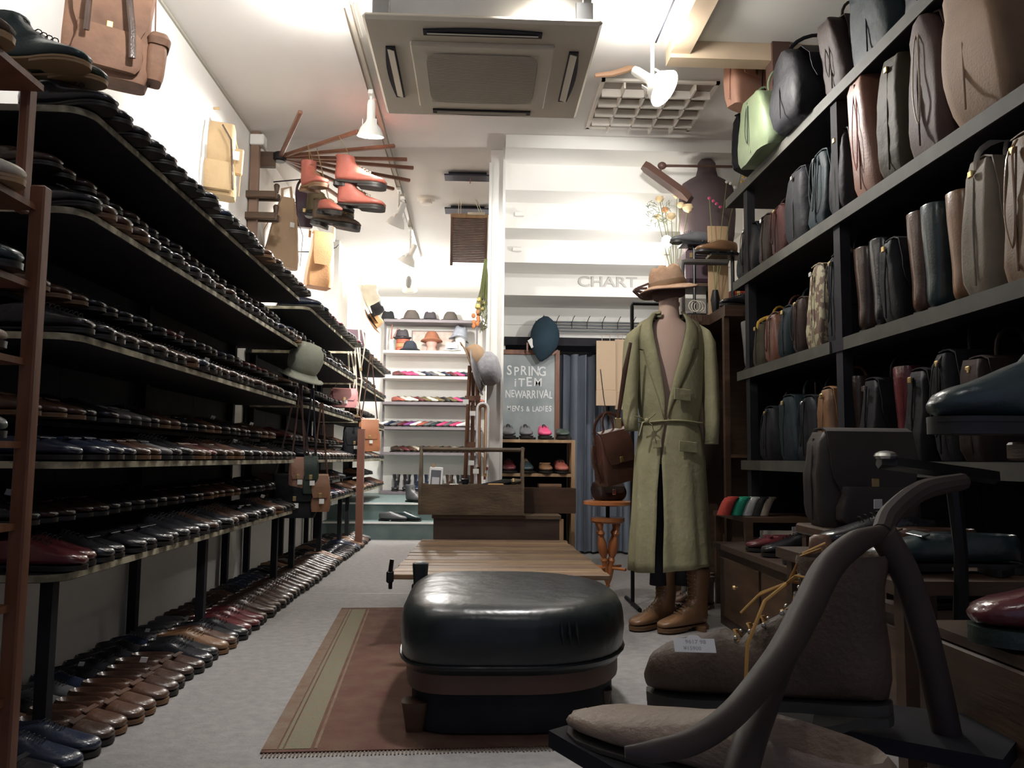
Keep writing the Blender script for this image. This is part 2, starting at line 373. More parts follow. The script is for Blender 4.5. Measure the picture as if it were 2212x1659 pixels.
# ------------------------------------------------------------------ long black shoe racks along the wall
FRX = -1.10
LEV = [('top', 1.767), ('second', 1.48), ('third', 1.13), ('fourth', .78), ('lowest', .48)]
UNITS = [(2.28, 5.12, 'near'), (5.34, 7.45, 'middle'), (7.62, 9.9, 'far')]
def board(z, y0, y1, x0=WX0+.01, x1=FRX, r=.07, th=.022):
    pts = [(x0, y0)]+[(x1-r+r*math.sin(a), y0+r-r*math.cos(a)) for a in [PI/2*i/5 for i in range(6)]]+[(x1-r+r*math.cos(a), y1-r+r*math.sin(a)) for a in [PI/2*i/5 for i in range(6)]]+[(x0, y1)]
    return MB().prism(pts, z-th, z)
for y0, y1, nm in UNITS:
    rk = thing('shoe_rack', 'long black wooden shoe rack with five curved-corner shelves, %s one along the wall' % nm, 'shelf rack', (WX0+.2, (y0+y1)/2, 0), group='shoe racks along the wall')
    off = -rk.location
    for i, (ln, z) in enumerate(LEV):
        b = board(z, y0, y1); o = b.build('shelf_board', BLKB, rk); o.location = off
        # pale worn front lip
        e = MB(); r = .07; th = .020; x1 = FRX+.003
        pts = [(WX0+.05, y0-.003)]+[(x1-r+r*math.sin(a), y0+r-.003-r*math.cos(a)) for a in [PI/2*i/5 for i in range(6)]]+[(x1, y1-r)]
        pin = [(WX0+.05, y0+.002)]+[(x1-.004-r+r*math.sin(a), y0+r+.002-r*math.cos(a)) for a in [PI/2*i/5 for i in range(6)]]+[(x1-.005, y1-r)]
        e.loft([[(p[0], p[1], z-th), (p[0], p[1], z-.001), (q[0], q[1], z-.001), (q[0], q[1], z-th)] for p, q in zip(pts, pin)])
        o = e.build('shelf_lip', EDGE, rk); o.location = off
        if i > 0:
            o = MB().span((WX0+.02, y0+.05, z+.105), (-1.31, y1-.05, z+.12)).build('riser_shelf', BLKB, rk); o.location = off
            for k in range(4):
                o = MB().span((-1.36, y0+.06+(y1-y0-.14)*k/3, z), (-1.345, y0+.08+(y1-y0-.14)*k/3, z+.105)).build('riser_foot', BLKB, rk); o.location = off
    if 1:
        for k in range(4):
            ya, yb = y0+.03+(y1-y0-.06)*k/4, y0+.03+(y1-y0-.06)*(k+1)/4
            o = MB().span((WX0+.002, ya+.002, .50), (WX0+.014, yb-.002, 1.74)).build('back_panel', BLKB, rk); o.location = off
    for k in range(3):
        yy = y0+.12+(y1-y0-.24)*k/2
        o = MB().span((WX0+.015, yy-.02, 0 if y0 < 8 else .34), (WX0+.05, yy+.02, 1.745)).build('upright', BLKB, rk); o.location = off
        if yy < 8.2:
            o = MB().span((-1.20, yy-.018, 0), (-1.165, yy+.018, .458)).build('leg', BLKB, rk); o.location = off
protos = {}
TAGME = MB().box((0, 0, 0), (.026, .0012, .020)).mesh('price_tag', PAPER, 0)
def proto(color, kind):
    k = (color, kind)
    if k not in protos:
        t = foot('dress_shoe', 'x', 'shoe', color, kind, sole=SOLEBR if color in ('tan', 'brown') else SOLEB, lace=LACEB if color != 'tan' else LACEW)
        protos[k] = [t, kids(t), False]
    return protos[k]
slots = []
for y0, y1, nm in UNITS:
    for i, (ln, z) in enumerate(LEV):
        for row in ((0,) if i == 0 else (0, 1)):
            y = y0+.075; n = 0
            while y < y1-.07:
                slots.append(dict(y=y, z=z+(.121 if row else .001), x=(-1.215 if row else -1.075 if i else -1.03), row=row, lev=i, unit=nm, n=n)); y += .107; n += 1
for row in (0, 1):
    y = 2.05; n = 0
    while y < 8.1:
        slots.append(dict(y=y, z=0.001, x=(-1.262 if row else -.995), row=row, lev=5, unit='floor', n=n)); y += .096; n += 1
pal = ['black']*9+['dark brown']*5+['brown']*2+['navy', 'burgundy']
palf = ['black']*6+['dark brown']*4+['brown']*4+['tan', 'burgundy', 'grey', 'navy']
slots = [q for q in slots if not (q['row'] and 7.9 < q['y'] < 8.7 and q['unit'] == 'far')]
slots.sort(key=lambda s: s['y']+(.35 if s['row'] else 0))
run = {}
farmb = {}
cnt = 0
for s in slots:
    key = (s['lev'], s['row'], s['unit'])
    if key not in run or random.random() < .45: run[key] = random.choice(palf if s['lev'] in (5, 3) or s['unit'] == 'far' else pal), random.choice(['low', 'low', 'loafer'])
    c, k = run[key]
    rz = random.uniform(-.10, .07)-.05; L = .29 if not s['row'] else .27
    sc = random.uniform(.93, 1.0)*(.93 if s['row'] else 1)*(.86 if s['row'] and s['lev'] == 5 else 1)
    loc = (s['x']-L*sc+random.uniform(-.012, .012), s['y'], s['z'])
    if cnt < 300:
        t, kd, used = proto(c, k)
        st_ = 'lace-up shoe' if k == 'low' else 'loafer'
        pos = ordw(s['n'])
        rowt = 'front row' if s['row'] == 0 else 'back row'
        if s['lev'] == 5: lb = '%s %s on floor under the racks, %s, %s from near end' % (c, st_, rowt, pos); g = 'shoes lined up on the floor under the racks'
        else:
            lb = '%s %s, %s from near end, %s of %s rack\'s %s shelf' % (c, st_, pos, rowt, s['unit'], LEV[s['lev']][0]); g = 'shoes on the %s rack\'s %s shelf' % (s['unit'], LEV[s['lev']][0])
        lb = lb.replace('lace-up shoe', 'lace-up')
        if not used:
            t.location = loc; t.rotation_euler = (0, 0, rz); t.scale = (sc,)*3; t['label'] = lb; t['group'] = g; protos[(c, k)][2] = True
        else: t = copyt(t, kd, loc, (0, 0, rz), lb, g, sc)
        if cnt % 19 == 7:
            tt = bpy.data.objects.new('price_tag', TAGME); COL.objects.link(tt); tt.parent = t; tt.location = (.145, -.01, .098); tt.rotation_euler = (.3, .2, .9)
    else:
        farmb.setdefault((c, k), []).append(T(*loc) @ rzm(rz) @ Matrix.Scale(sc, 4))
    cnt += 1
# the rest, far down the rack: one joined object
fv = []; ff = []; fm = []; mats = []
for (c, k), Ms in farmb.items():
    up = upper_mb(k, dz=-.004); so = sole_mb(.006, .012)
    if c not in mats: mats.append(c)
    for M in Ms:
        for mb, mi in ((up, mats.index(c)), (so, 99)):
            n = len(fv); fv += [tuple(M @ V(p)) for p in mb.v]; ff += [tuple(i+n for i in f) for f in mb.f]; fm += [mi]*len(mb.f)
me = bpy.data.meshes.new('distant_shoes'); me.from_pydata(fv, [], ff)
for c in mats: me.materials.append(LEA[c])
me.materials.append(SOLEB)
me.polygons.foreach_set('material_index', [min(i, len(mats)) for i in fm]); me.shade_smooth(); me.set_sharp_from_angle(angle=1.0)
o = bpy.data.objects.new('distant_shoes', me); COL.objects.link(o)
tag(o, 'dark dress shoes crowded along the farther ends of the wall racks', 'shoes', kind='stuff')
# ------------------------------------------------------------------ small wooden display rack at the near end
dr = thing('display_rack', 'small worn red-brown wooden rack standing before the long black racks', 'shelf rack', (-1.1, 1.5, 0))
off = -dr.location
for (x, yy, z0, z1, w) in ((-.955, 1.80, 0, 1.378, .032), (-.995, 1.80, 1.32, 1.60, .022), (-1.28, 1.80, 0, 1.6, .03), (-.955, 1.1, 0, 1.378, .032), (-1.28, 1.1, 0, 1.6, .03)):
    o = MB().box((x, yy, (z0+z1)/2), (w, .034, z1-z0), ch=.004).build('post', WOODR, dr); o.location = off
DL = [1.60, 1.335, 1.165, 1.0, .825, .655, .49, .30]
for z in DL:
    o = MB().span((-1.28, 1.08, z-.014), (-.955, 1.785, z)).build('shelf_board', WOODR, dr); o.location = off
ds = [(1.60, 1.62, 'oiled brown', 'boot'), (1.60, 1.45, 'green', 'boot'), (1.335, 1.69, 'cream', 'sneak'), (1.335, 1.52, 'green', 'low'), (1.165, 1.70, 'teal', 'low'), (1.165, 1.56, 'tan', 'low'),
      (1.0, 1.66, 'taupe', 'loafer'), (.825, 1.68, 'teal', 'low'), (.825, 1.52, 'tan', 'low'), (.655, 1.66, 'tan', 'loafer'), (.49, 1.66, 'brown', 'low'), (.30, 1.66, 'oiled brown', 'low')]
for i, (z, yy, c, k) in enumerate(ds):
    lev = ['top', 'second', 'third', 'fourth', 'fifth', 'sixth', 'seventh', 'lowest'][DL.index(z)]
    kk = {'boot': 'high', 'sneak': 'low'}.get(k, k)
    foot({'boot': 'ankle_boot', 'sneak': 'canvas_sneaker'}.get(k, 'casual_shoe'), '%s %s on the %s board of the red-brown rack%s' % (c, {'boot': 'leather ankle boot', 'sneak': 'canvas sneaker', 'low': 'lace-up shoe', 'loafer': 'slip-on shoe'}[k], lev, ', nearer the camera' if yy < 1.6 else ', beside its post'),
         'boot' if k == 'boot' else 'shoe', c, kk, (-1.215, yy, z+.001), (0, 0, -.08), h=.15, sole=SOLET if k in ('sneak', 'boot') else SOLEB, lace=LACEW, group='shoes on the red-brown wooden rack')
# two shoes at the foot of the rack
foot('dress_shoe', 'shiny black pointed shoe on the floor at the foot of the red-brown rack', 'shoe', 'black', 'loafer', (-1.19, 1.86, .001), (0, 0, -.25), group='shoes at the rack foot')
foot('dress_shoe', 'burgundy and brown shoe on floor nearest the red-brown rack', 'shoe', 'burgundy', 'low', (-1.24, 1.97, .001), (0, 0, -.15), group='shoes at the rack foot')
# large sneakers on the near end of the top shelf
for i, (yy, c) in enumerate(((2.36, 'green'), (2.26, 'teal'))):
    foot('ankle_boot', '%s ankle boot above lace-ups at the top shelf\'s near end' % c, 'boot', c, 'high', (-1.36, yy, 1.86), (0, .05, -.15), h=.14, sole=SOLET, group='boots on the top shelf end')
# ------------------------------------------------------------------ generic leather goods builders
BAGM = {k: lea('bag_'+k.replace(' ', '_'), c, .62, 2.0, nscale=6, bump=.35, bscale=25, spec=.22) for k, c in {'black': (.008, .008, .010), 'dark brown': (.020, .012, .010), 'teal': (.008, .014, .017), 'burgundy': (.04, .014, .013), 'brown': (.04, .021, .014), 'olive': (.03, .025, .015)}.items()}
def sq_ring(cx, cy, z, w, d, e=.45, n=20, tilt=0):
    r = []
    for j in range(n):
        a = 2*PI*(j+.5)/n; c, s_ = math.cos(a), math.sin(a)
        r.append((cx+w/2*math.copysign(abs(c)**e, c), cy+d/2*math.copysign(abs(s_)**e, s_), z))
    return r
def bag_body(w, h, d, taper=.85, belly=.06, e=.30, slouch=0.0, seed=0):
    rnd = random.Random(seed); rings = []; N = 9
    for i in range(N+1):
        t = i/N
        k = 1+(taper-1)*t+belly*math.sin(PI*min(1, t*1.25))
        dd = d*(1+(.74-1)*t**2+belly*1.2*math.sin(PI*min(1, t*1.25)))
        edge = .93 if i in (0, N) else 1
        rg_ = sq_ring(slouch*t*t, 0, h*t, w*k*edge+rnd.uniform(-.004, .004), dd*edge*(1 if i < N else .8), e, 28)
        rg_ = [(x+.008*math.sin(9*y/dd+seed+t*3), y+.05*dd*math.sin(x*22+seed*1.7+t*4), z) for x, y, z in rg_]
        g = .016*math.sin(PI*min(1, t*1.1+.05))
        rings.append([(x-math.copysign(g*max(0, 1-abs(y)/(dd*.32)), x-slouch*t*t) if abs(x-slouch*t*t) > w*k*.38 else x, y, z) for x, y, z in rg_])
    return MB().loft(rings)
def bag(label, color, loc, rot=(0, 0, 0), w=.30, h=.26, d=.10, group=None, flap=True, handle='arch', strap=False, buckle=True, cat='bag', name='leather_bag', m=None, seed=0, taper=.97, slouch=0, belly=.03, hh=.10, pocket=False, sc=1, metal=None, strapcol=None):
    m = m or BAGM.get(color) or LEA[color]; metal = metal or BRASS; sm = strapcol or m
    t = thing(name, label, cat, loc, rot=rot, group=group, sc=sc)
    bag_body(w, h, d, taper, belly, seed=seed, slouch=slouch).build('body', m, t, 1.0)
    if h > .15 and w > .2:
        for s_ in (-1, 1): MB().tube([(s_*w*.5*(1+belly), 0, h*.06), (s_*w*.505*(1+belly), 0, h*.5), (s_*w*.5*taper, 0, h*.93)], .003, 5).build('gusset_seam', m, t)
    if flap:
        mb = MB(); fw = w*.88*(1+(taper-1)*.7); L = h*.62; pr = []
        for i in range(9):
            a = i/8
            if a < .35: y, z = d*.30-(d*.62)*(a/.35), h+.006+.004*math.sin(PI*a/.35)
            else: y, z = -d*.36-(d*.17+belly*d)*min(1, (a-.35)/.3), h+.004-L*(a-.35)/.65
            pr.append((y, z))
        rings = []
        for i, (y, z) in enumerate(pr):
            k = 1 if i < 7 else (.94 if i == 7 else .8)
            rings.append([(-fw/2*k, y, z), (fw/2*k, y, z), (fw/2*k, y-.004, z-.001 if i > 3 else z+.004), (-fw/2*k, y-.004, z-.001 if i > 3 else z+.004)])
        mb.loft(rings); mb.build('flap', m, t)
    if handle == 'arch':
        pts = [(-w*.16+slouch, 0, h-.004)]+[(x+slouch, y, z) for x, y, z in arc((0, 0, h+hh*.35), w*.16, PI, 0, 8, 'xz', hh*.65)]+[(w*.16+slouch, 0, h-.004)]
        MB().tube(pts, .0065, 8).build('handle', sm, t)
        for s_ in (-1, 1): MB().box((s_*w*.16+slouch, 0, h+.004), (.022, .02, .01), ch=.002).build('handle_loop', metal, t)
    elif handle == 'twin':
        for s_ in (-1, 1):
            pts = [(-w*.22, s_*d*.3, h*.86)]+[(x, y, z) for x, y, z in arc((0, s_*d*.22, h+hh*.2), w*.22, PI, 0, 10, 'xz', hh*.9)]+[(w*.22, s_*d*.3, h*.86)]
            MB().tube(pts, .006, 6, .5).build('handle', sm, t)
    if strap:
        pts = [(-w*.46, 0, h*.9)]+[(x, y, z) for x, y, z in arc((0, 0, h), w*.46, PI, 0, 12, 'xz', strap)]+[(w*.46, 0, h*.9)]
        MB().tube(pts, .009, 6, .3).build('shoulder_strap', sm, t)
    if buckle:
        MB().box((0, -d*.53-belly*d-.004, h*.46), (.022, .006, .03), ch=.002).build('clasp', metal, t)
    if pocket:
        bag_body(w*.7, h*.38, d*.3, 1, .08, seed=seed+3).build('pocket', m, t, 1.0).location = (0, -d*.6, h*.05)
    return t
# ------------------------------------------------------------------ bag and boot shelves along the other wall
BX = 1.45
ESH = mat('pale_shelf_front', (.04, .04, .032), .7, col2=(.065, .062, .05), nscale=9)
rs = thing('bag_shelving', 'tall black shelving with four long boards full of leather bags and boots', 'shelf rack', (1.68, 3, 0))
off = -rs.location
RL = [('top', 2.335, 4.72), ('upper', 1.815, 4.60), ('middle', 1.295, 4.55), ('lower', .805, 4.50)]
for i, (nm, z, ye) in enumerate(RL):
    o = MB().span((BX+.004, .8, z-.05), (WX1-.01, ye, z)).build('shelf_board', BLKB, rs); o.location = off
    if i != 2:
        o = MB().span((BX-.004, .8, z-.052), (BX+.003, ye+.002, z-.002)).build('shelf_front', ESH, rs); o.location = off
    else:
        for a, b in ((.8, 3.20), (3.33, ye)):
            o = MB().span((BX-.004, a, z-.052), (BX+.003, b, z-.002)).build('shelf_front', ESH, rs); o.location = off
for y in (1.3, 3.265, 4.40):
    o = MB().span((BX+.008, y-.03, .40), (BX+.05, y+.03, 2.28)).build('upright', BLKB, rs); o.location = off
for k in range(5):
    o = MB().span((WX1-.009, .82+k*.745, .42), (WX1-.002, .82+k*.745+.74, 2.8)).build('back_panel', BLKB, rs); o.location = off
o = MB().span((BX+.06, 4.56, .42), (WX1-.01, 4.585, 1.76)).build('end_panel', BLKB, rs); o.location = off
# brown post up to the ceiling
pst = struct('trim_3', MB().span((1.452, 3.93, 2.34), (1.54, 4.03, H)), mat('brown_post', (.09, .045, .035), .6))
def zoff(px, X=BX): return X*FOC/(px-1030)
# items: (left px, right px of the end facing the aisle, height, colour, kind)
def shelf_items(z, items, lev, group):
    for i, it in enumerate(items):
        p0, p1, h, c, kind, lb = it[:6]; kw = it[6] if len(it) > 6 else {}
        ya, yb = zoff(p0), zoff(p1); d = max(.06, (ya-yb)*1.02); yc = (ya+yb)/2
        dx = kw.pop('dx', 0)
        if kind == 'boot':
            foot('tall_boot', lb, 'boot', c, 'high', (BX+.05+dx, yc, z+.001), (0, 0, .12), h=h, group=group, sole=SOLEB, lace=LACEB, sc=kw.get('sc', 1.0), eyes=True)
        elif kind == 'pull':
            foot('tall_boot', lb, 'boot', c, 'pull', (BX+.06+dx, yc+(.03 if c == 'grey' else 0), z+.001), (0, 0, -PI/2+.12 if c == 'grey' else .1), h=h, group=group, sole=SOLEB)
        else:
            w = kw.pop('w', .30)
            bb_ = bag(lb, c, (BX+w/2+.015+dx, yc, z+.001), (0, 0, kw.pop('rz', 0)), w, h, d/1.12, group, seed=int(p0), **kw)
            if i % 2 == 0:
                x0 = -w/2-.012; MB().tube(smooth([(x0+.02, .0, h*.98), (x0-.004, -.012, h*.85), (x0-.010, -.022, h*.45), (x0-.006, 0, h*.22), (x0-.010, .022, h*.45), (x0-.004, .012, h*.85), (x0+.02, .0, h*.98)], 4), .004, 6, .5).build('end_strap', kw.get('strapcol') or BAGM.get(c) or LEA[c], bb_)
            MB().box((-w/2-.008, 0, h*.90), (.008, .022, .022), ch=.003).build('ring_plate', kw.get('metal') or BRASS, bb_)
G = 'leather goods on the %s board of the bag shelving'
shelf_items(2.336, [
 (1640, 1715, .30, 'green', 'bag', 'pale green leather bucket bag hanging over the top board, nearest the brown post', dict(w=.22, flap=False, handle='twin', dx=-.10, taper=1.15, buckle=False, m=lea('pale_green', (.22, .28, .17), .4, 1.25))),
 (1718, 1790, .30, 'black', 'bag', 'slouchy shiny black shoulder bag on top board beside the pale green one', dict(w=.34, strap=.12, flap=True, slouch=-.05, belly=.16, handle='none', dx=-.08)),
 (1796, 1850, .30, 'dark brown', 'bag', 'tall dark brown satchel on top board beside the slouchy black bag', dict(w=.28, slouch=-.05)),
 (1858, 1960, .30, 'teal', 'bag', 'large dark teal leather bag on top board above the tan tall bags', dict(w=.32, handle='twin', slouch=-.04)),
 (1970, 2090, .26, 'black', 'bag', 'black doctor bag at the near end of the top board', dict(w=.32)),
 (2110, 2300, .26, 'olive', 'bag', 'olive leather bag farthest along the top board toward the camera', dict(w=.32)),
], 0, G % 'top')
shelf_items(1.816, [
 (1592, 1640, .27, 'black', 'bag', 'glossy black clasp handbag standing at the far end of upper board', dict(w=.26, hh=.07, metal=CHROME, belly=.1)),
 (1642, 1668, .25, 'dark brown', 'bag', 'slim dark brown briefcase beside the glossy black clasp handbag', dict(w=.28, metal=CHROME)),
 (1669, 1700, .24, 'burgundy', 'bag', 'red-brown leather bag on upper board between dark ones', dict(w=.28)),
 (1702, 1752, .34, 'black', 'bag', 'tall black satchel with bright clasp on the upper board', dict(w=.3, metal=CHROME)),
 (1755, 1800, .33, 'teal', 'bag', 'dark teal satchel between two black bags on upper board', dict(w=.3, metal=CHROME)),
 (1803, 1848, .34, 'black', 'bag', 'narrow black bag just before the tall terracotta tote', dict(w=.3)),
 (1852, 1912, .48, 'red', 'bag', 'tall terracotta brown leather tote standing on upper board', dict(w=.30, flap=False, handle='none', buckle=False, taper=1.12, belly=.02, m=lea('terracotta', (.17, .075, .048), .5, 1.3))),
 (1916, 1985, .44, 'olive', 'bag', 'olive brown bag with long looping straps beside the terracotta tote', dict(w=.30, flap=False, handle='twin', buckle=False, hh=.12, strapcol=LEA['black'], taper=1.0)),
 (1988, 2072, .46, 'taupe', 'bag', 'dusty rose-brown slouched leather bag beside the looping strap bag', dict(w=.30, slouch=-.03, belly=.1, buckle=False, m=lea('rose_brown', (.065, .042, .038), .65, 1.5, spec=.25))),
 (2082, 2230, .46, 'tan', 'bag', 'big tan suede slouch bag on upper board nearest the camera', dict(w=.32, flap=False, slouch=-.06, belly=.2, buckle=False, handle='twin', m=lea('tan_suede', (.22, .14, .085), .75, 1.3))),
], 1, G % 'upper')
shelf_items(1.296, [
 (1592, 1618, .27, 'grey', 'pull', 'tall grey suede pull-on boot at the far end of middle board'),
 (1624, 1650, .22, 'olive', 'bag', 'small olive bag with hanging ochre strap on middle board', dict(w=.26, strapcol=LEA['yellow'], strap=.05)),
 (1652, 1682, .24, 'burgundy', 'bag', 'chestnut red leather bag beside the small olive bag', dict(w=.3, m=lea('chestnut', (.12, .048, .03), .45, 1.4))),
 (1684, 1712, .24, 'teal', 'bag', 'dark teal bag beside the chestnut red one on middle board', dict(w=.28)),
 (1714, 1740, .25, 'dark brown', 'bag', 'dark brown flap bag next to the spotted cream bag', dict(w=.3)),
 (1743, 1785, .36, 'cream', 'bag', 'cream bag with dark brown spots and dangling strap', dict(w=.3, metal=STEEL, m=mat('spotted_hide', (.30, .27, .17), .6, col2=(.10, .06, .04), nscale=30, amt=.06))),
 (1788, 1828, .36, 'black', 'bag', 'black leather bag beside the spotted cream bag', dict(w=.3)),
 (1838, 1868, .34, 'dark brown', 'boot', 'dark brown laced knee boot on the middle board past the upright'),
 (1872, 1905, .34, 'black', 'boot', 'black laced knee boot on the middle board next to brown one'),
 (1908, 1955, .30, 'black', 'bag', 'black frame handbag with angular brass frame on middle board', dict(w=.3, hh=.13)),
 (1960, 1990, .36, 'brown', 'boot', 'brown laced knee boot with buckles on the middle board'),
 (1994, 2022, .36, 'teal', 'boot', 'dark teal laced knee boot beside the brown buckled one'),
 (2028, 2092, .36, 'tan', 'pull', 'orange tan pull-on boot before the grey-beige bag', ),
 (2098, 2180, .40, 'taupe', 'bag', 'grey-beige canvas and leather bag with folded pale strap', dict(w=.3, strapcol=LEA['cream'], strap=.08, m=lea('greige', (.16, .135, .10), .7, 1.35))),
 (2188, 2290, .40, 'tan', 'bag', 'ochre brown leather bag on middle board nearest the camera', dict(w=.3, m=lea('ochre_brown', (.14, .085, .045), .6, 1.4))),
], 2, G % 'middle')
shelf_items(.806, [
 (1640, 1672, .26, 'black', 'bag', 'black handbag with brass clasp at the far end of lower board', dict(w=.28)),
 (1675, 1715, .30, 'teal', 'bag', 'dark teal frame bag with bright brass top on lower board', dict(w=.3, hh=.09)),
 (1718, 1760, .28, 'black', 'bag', 'small black bag on lower board beside the dark teal frame bag', dict(w=.3, metal=CHROME)),
 (1764, 1800, .30, 'tan', 'bag', 'orange tan leather bag on the lower board', dict(w=.3)),
 (1804, 1850, .33, 'dark brown', 'boot', 'dark brown laced boot on lower board beside the orange tan bag'),
 (1855, 1900, .30, 'black', 'bag', 'black bag with chrome clasp and hanging tag on lower board', dict(w=.3, metal=CHROME)),
 (1905, 1950, .33, 'burgundy', 'pull', 'burgundy pull-on boot on the lower board'),
 (1955, 2010, .30, 'black', 'bag', 'black satchel with several brass buckles on lower board', dict(w=.3, pocket=True)),
 (2015, 2075, .34, 'black', 'bag', 'black frame bag with tall folded handle on lower board', dict(w=.3, hh=.15)),
 (2080, 2150, .30, 'dark brown', 'bag', 'dark brown round topped bag behind the big teal boot', dict(w=.3, slouch=-.02)),
], 3, G % 'lower')
# hanging bags by the brown post
def atb(px, py, y): return tuple(atY(px, py, y))
hb = bag('large pink-orange leather bag hanging lit up beside the ceiling post', 'red', atb(1612, 238, 4.25), (0, .06, .5), .24, .42, .10, None, handle='none', strap=.16, flap=True, seed=5, m=lea('coral_leather', (.62, .34, .24), .5, 1.15), belly=.08)
bag('black leather backpack with buckled flap under the coral bag', 'black', atb(1622, 372, 4.45), (0, 0, .7), .24, .30, .12, None, handle='arch', strap=.09, seed=8, pocket=True, metal=CHROME, name='backpack')
bag('small burgundy strap bag hooked on the post beside black backpack', 'burgundy', atb(1655, 300, 4.2), (0, 0, .9), .10, .26, .05, None, strap=.14, handle='none', seed=9)
hk = thing('wall_hook', 'brass hook with straps fixed beside the brown ceiling post', 'hook', atb(1632, 30, 4.0)); MB().box((0, 0, 0), (.07, .03, .012), ch=.003).build('plate', BRASS, hk); MB().tube([(0, 0, 0), (0, -.04, -.01), (0, -.05, .02)], .005).build('prong', BRASS, hk)
# lower cabinet along the same wall
cb = thing('low_cabinet', 'long low dark wooden cabinet below the bag shelving with drawers', 'cabinet', (1.5, 3.0, 0))
off = -cb.location
o = MB().span((1.22, 1.7, .0), (1.54, 4.15, .37)).build('body', CHESTW, cb); o.location = off
o = MB().span((1.19, 1.68, .37), (1.56, 4.18, .395)).build('top', CHESTW, cb); o.location = off
for k in range(4):
    y0 = 1.75+k*.6
    o = MB().box((1.213, y0+.28, .19), (.014, .55, .28), ch=.004).build('drawer', WOODD, cb); o.location = off
    kn = MB().lathe([(.004, 0), (.004, .012), (.011, .014), (.008, .024)], 10, T(1.206, y0+.28, .22) @ ry(-PI/2)).build('knob', BRASS, o)
# mid shelf with folded striped socks
sb = thing('sock_shelf', 'short dark shelf board holding the folded coloured socks', 'shelf', (1.6, 4.2, .5)); off = -sb.location
o = MB().span((1.36, 4.18, .49), (1.88, 4.75, .515)).build('board', WOODD, sb); o.location = off
o = MB().span((1.36, 4.18, .395), (1.40, 4.21, .49)).build('foot', WOODD, sb); o.location = off
o = MB().span((1.36, 4.70, 0), (1.40, 4.73, .49)).build('foot', WOODD, sb); o.location = off
o = MB().span((1.84, 4.70, 0), (1.88, 4.73, .49)).build('foot', WOODD, sb); o.location = off
for i, (px, c, nm) in enumerate(((1575, (.70, .10, .08), 'red'), (1600, (.03, .42, .26), 'green'), (1622, (.70, .72, .72), 'white'), (1640, (.05, .05, .05), 'black'), (1656, (.55, .48, .36), 'cream'))):
    p = atY(px, 1103, 4.35); p.z = .516
    s = thing('folded_sock', '%s knitted sock roll on the dark shelf board beneath the bag shelving' % nm, 'sock', p, group='folded socks on the short shelf')
    m = mat('sock_'+nm, c, .9, bump=.4, bscale=200)
    MB().loft([sq_ring(.05*t-.03, 0, .001+.09*math.sin(PI*t*.5), .06, .10*(1-.2*t), .7) for t in (0, .2, .5, .8, 1)]).build('knit', m, s)
    MB().loft([sq_ring(.022, 0, z, .052, .07, .7) for z in (.088, .096)]).build('cuff', m, s)
# shoes on the low cabinet and around
for i, (px, y, c, k, lb) in enumerate((
 (1625, 3.75, 'burgundy', 'loafer', 'shiny burgundy loafer at the far end of the low cabinet'), (1665, 3.55, 'black', 'low', 'glossy black lace-up shoe on low cabinet with white card on its heel'),
 (1720, 3.3, 'burgundy', 'low', 'wine red lace-up shoe on the low cabinet top'), (1755, 3.1, 'cream', 'loafer', 'cream and black spectator shoe on the low cabinet'), (1800, 2.9, 'black', 'low', 'black lace-up on the low cabinet beside the cream shoe'),
 (1850, 2.6, 'dark brown', 'low', 'dark brown lace-up on the low cabinet behind the suede boot'), (1900, 2.35, 'black', 'loafer', 'black loafer on the low cabinet near the teal flat'), (1960, 2.1, 'brown', 'low', 'brown lace-up at the near part of the low cabinet'))):
    foot('dress_shoe', lb, 'shoe', c, k, (1.50, y, .396), (0, 0, PI+.12), group='shoes on the low cabinet', tagc=(i == 1))
foot('ankle_boot', 'brown lace-up boot on the floor behind the coat mannequin, farther one', 'boot', 'brown', 'high', (1.34, 4.72, .001), (0, 0, PI+.2), h=.16, sole=SOLEBR, group='boots on the floor by the coat stand')
foot('ankle_boot', 'rust brown lace-up boot on the floor nearer the coat', 'boot', 'brown', 'high', (1.30, 4.58, .001), (0, 0, PI+.25), h=.16, sole=SOLEBR, group='boots on the floor by the coat stand')
foot('dress_shoe', 'pointed brown low shoe on the floor beside mannequin boots', 'shoe', 'dark brown', 'loafer', (1.20, 4.36, .001), (0, 0, PI+.35), group='boots on the floor by the coat stand')
# ------------------------------------------------------------------ rug
RUGM = mat('rug_wool', (.12, .046, .038), .95, col2=(.17, .10, .065), nscale=10, bump=.5, bscale=260, amt=.6)
RUGG = mat('rug_green', (.21, .21, .15), .95, col2=(.24, .19, .12), nscale=30, bump=.5, bscale=260)
rg = thing('rug', 'worn red-brown woven rug with pale green border running under the leather pouf', 'rug', (.23, .0, 0), .06)
MB().span((-.66, 2.38, .0005), (.20, 4.55, .005)).build('pile', RUGM, rg)
RUGT = mat('rug_tan', (.24, .19, .14), .95, col2=(.20, .12, .08), nscale=16, bump=.5, bscale=260)
for x0, x1, m in ((-.66, -.62, RUGT), (-.615, -.605, RUGG), (-.60, -.53, RUGG), (-.52, -.512, RUGT)):
    MB().span((x0, 2.40, .005), (x1, 4.50, .0062)).build('border', m, rg)
fr = MB(); rnd = random.Random(3)
for k in range(82):
    x = -.65+k*.0103; fr.box((x, 2.365+rnd.uniform(-.004, .004), .002), (.004, .035, .002))
tag(fr.build('fringe', mat('fringe', (.18, .13, .09), .9), rg), kind='stuff')
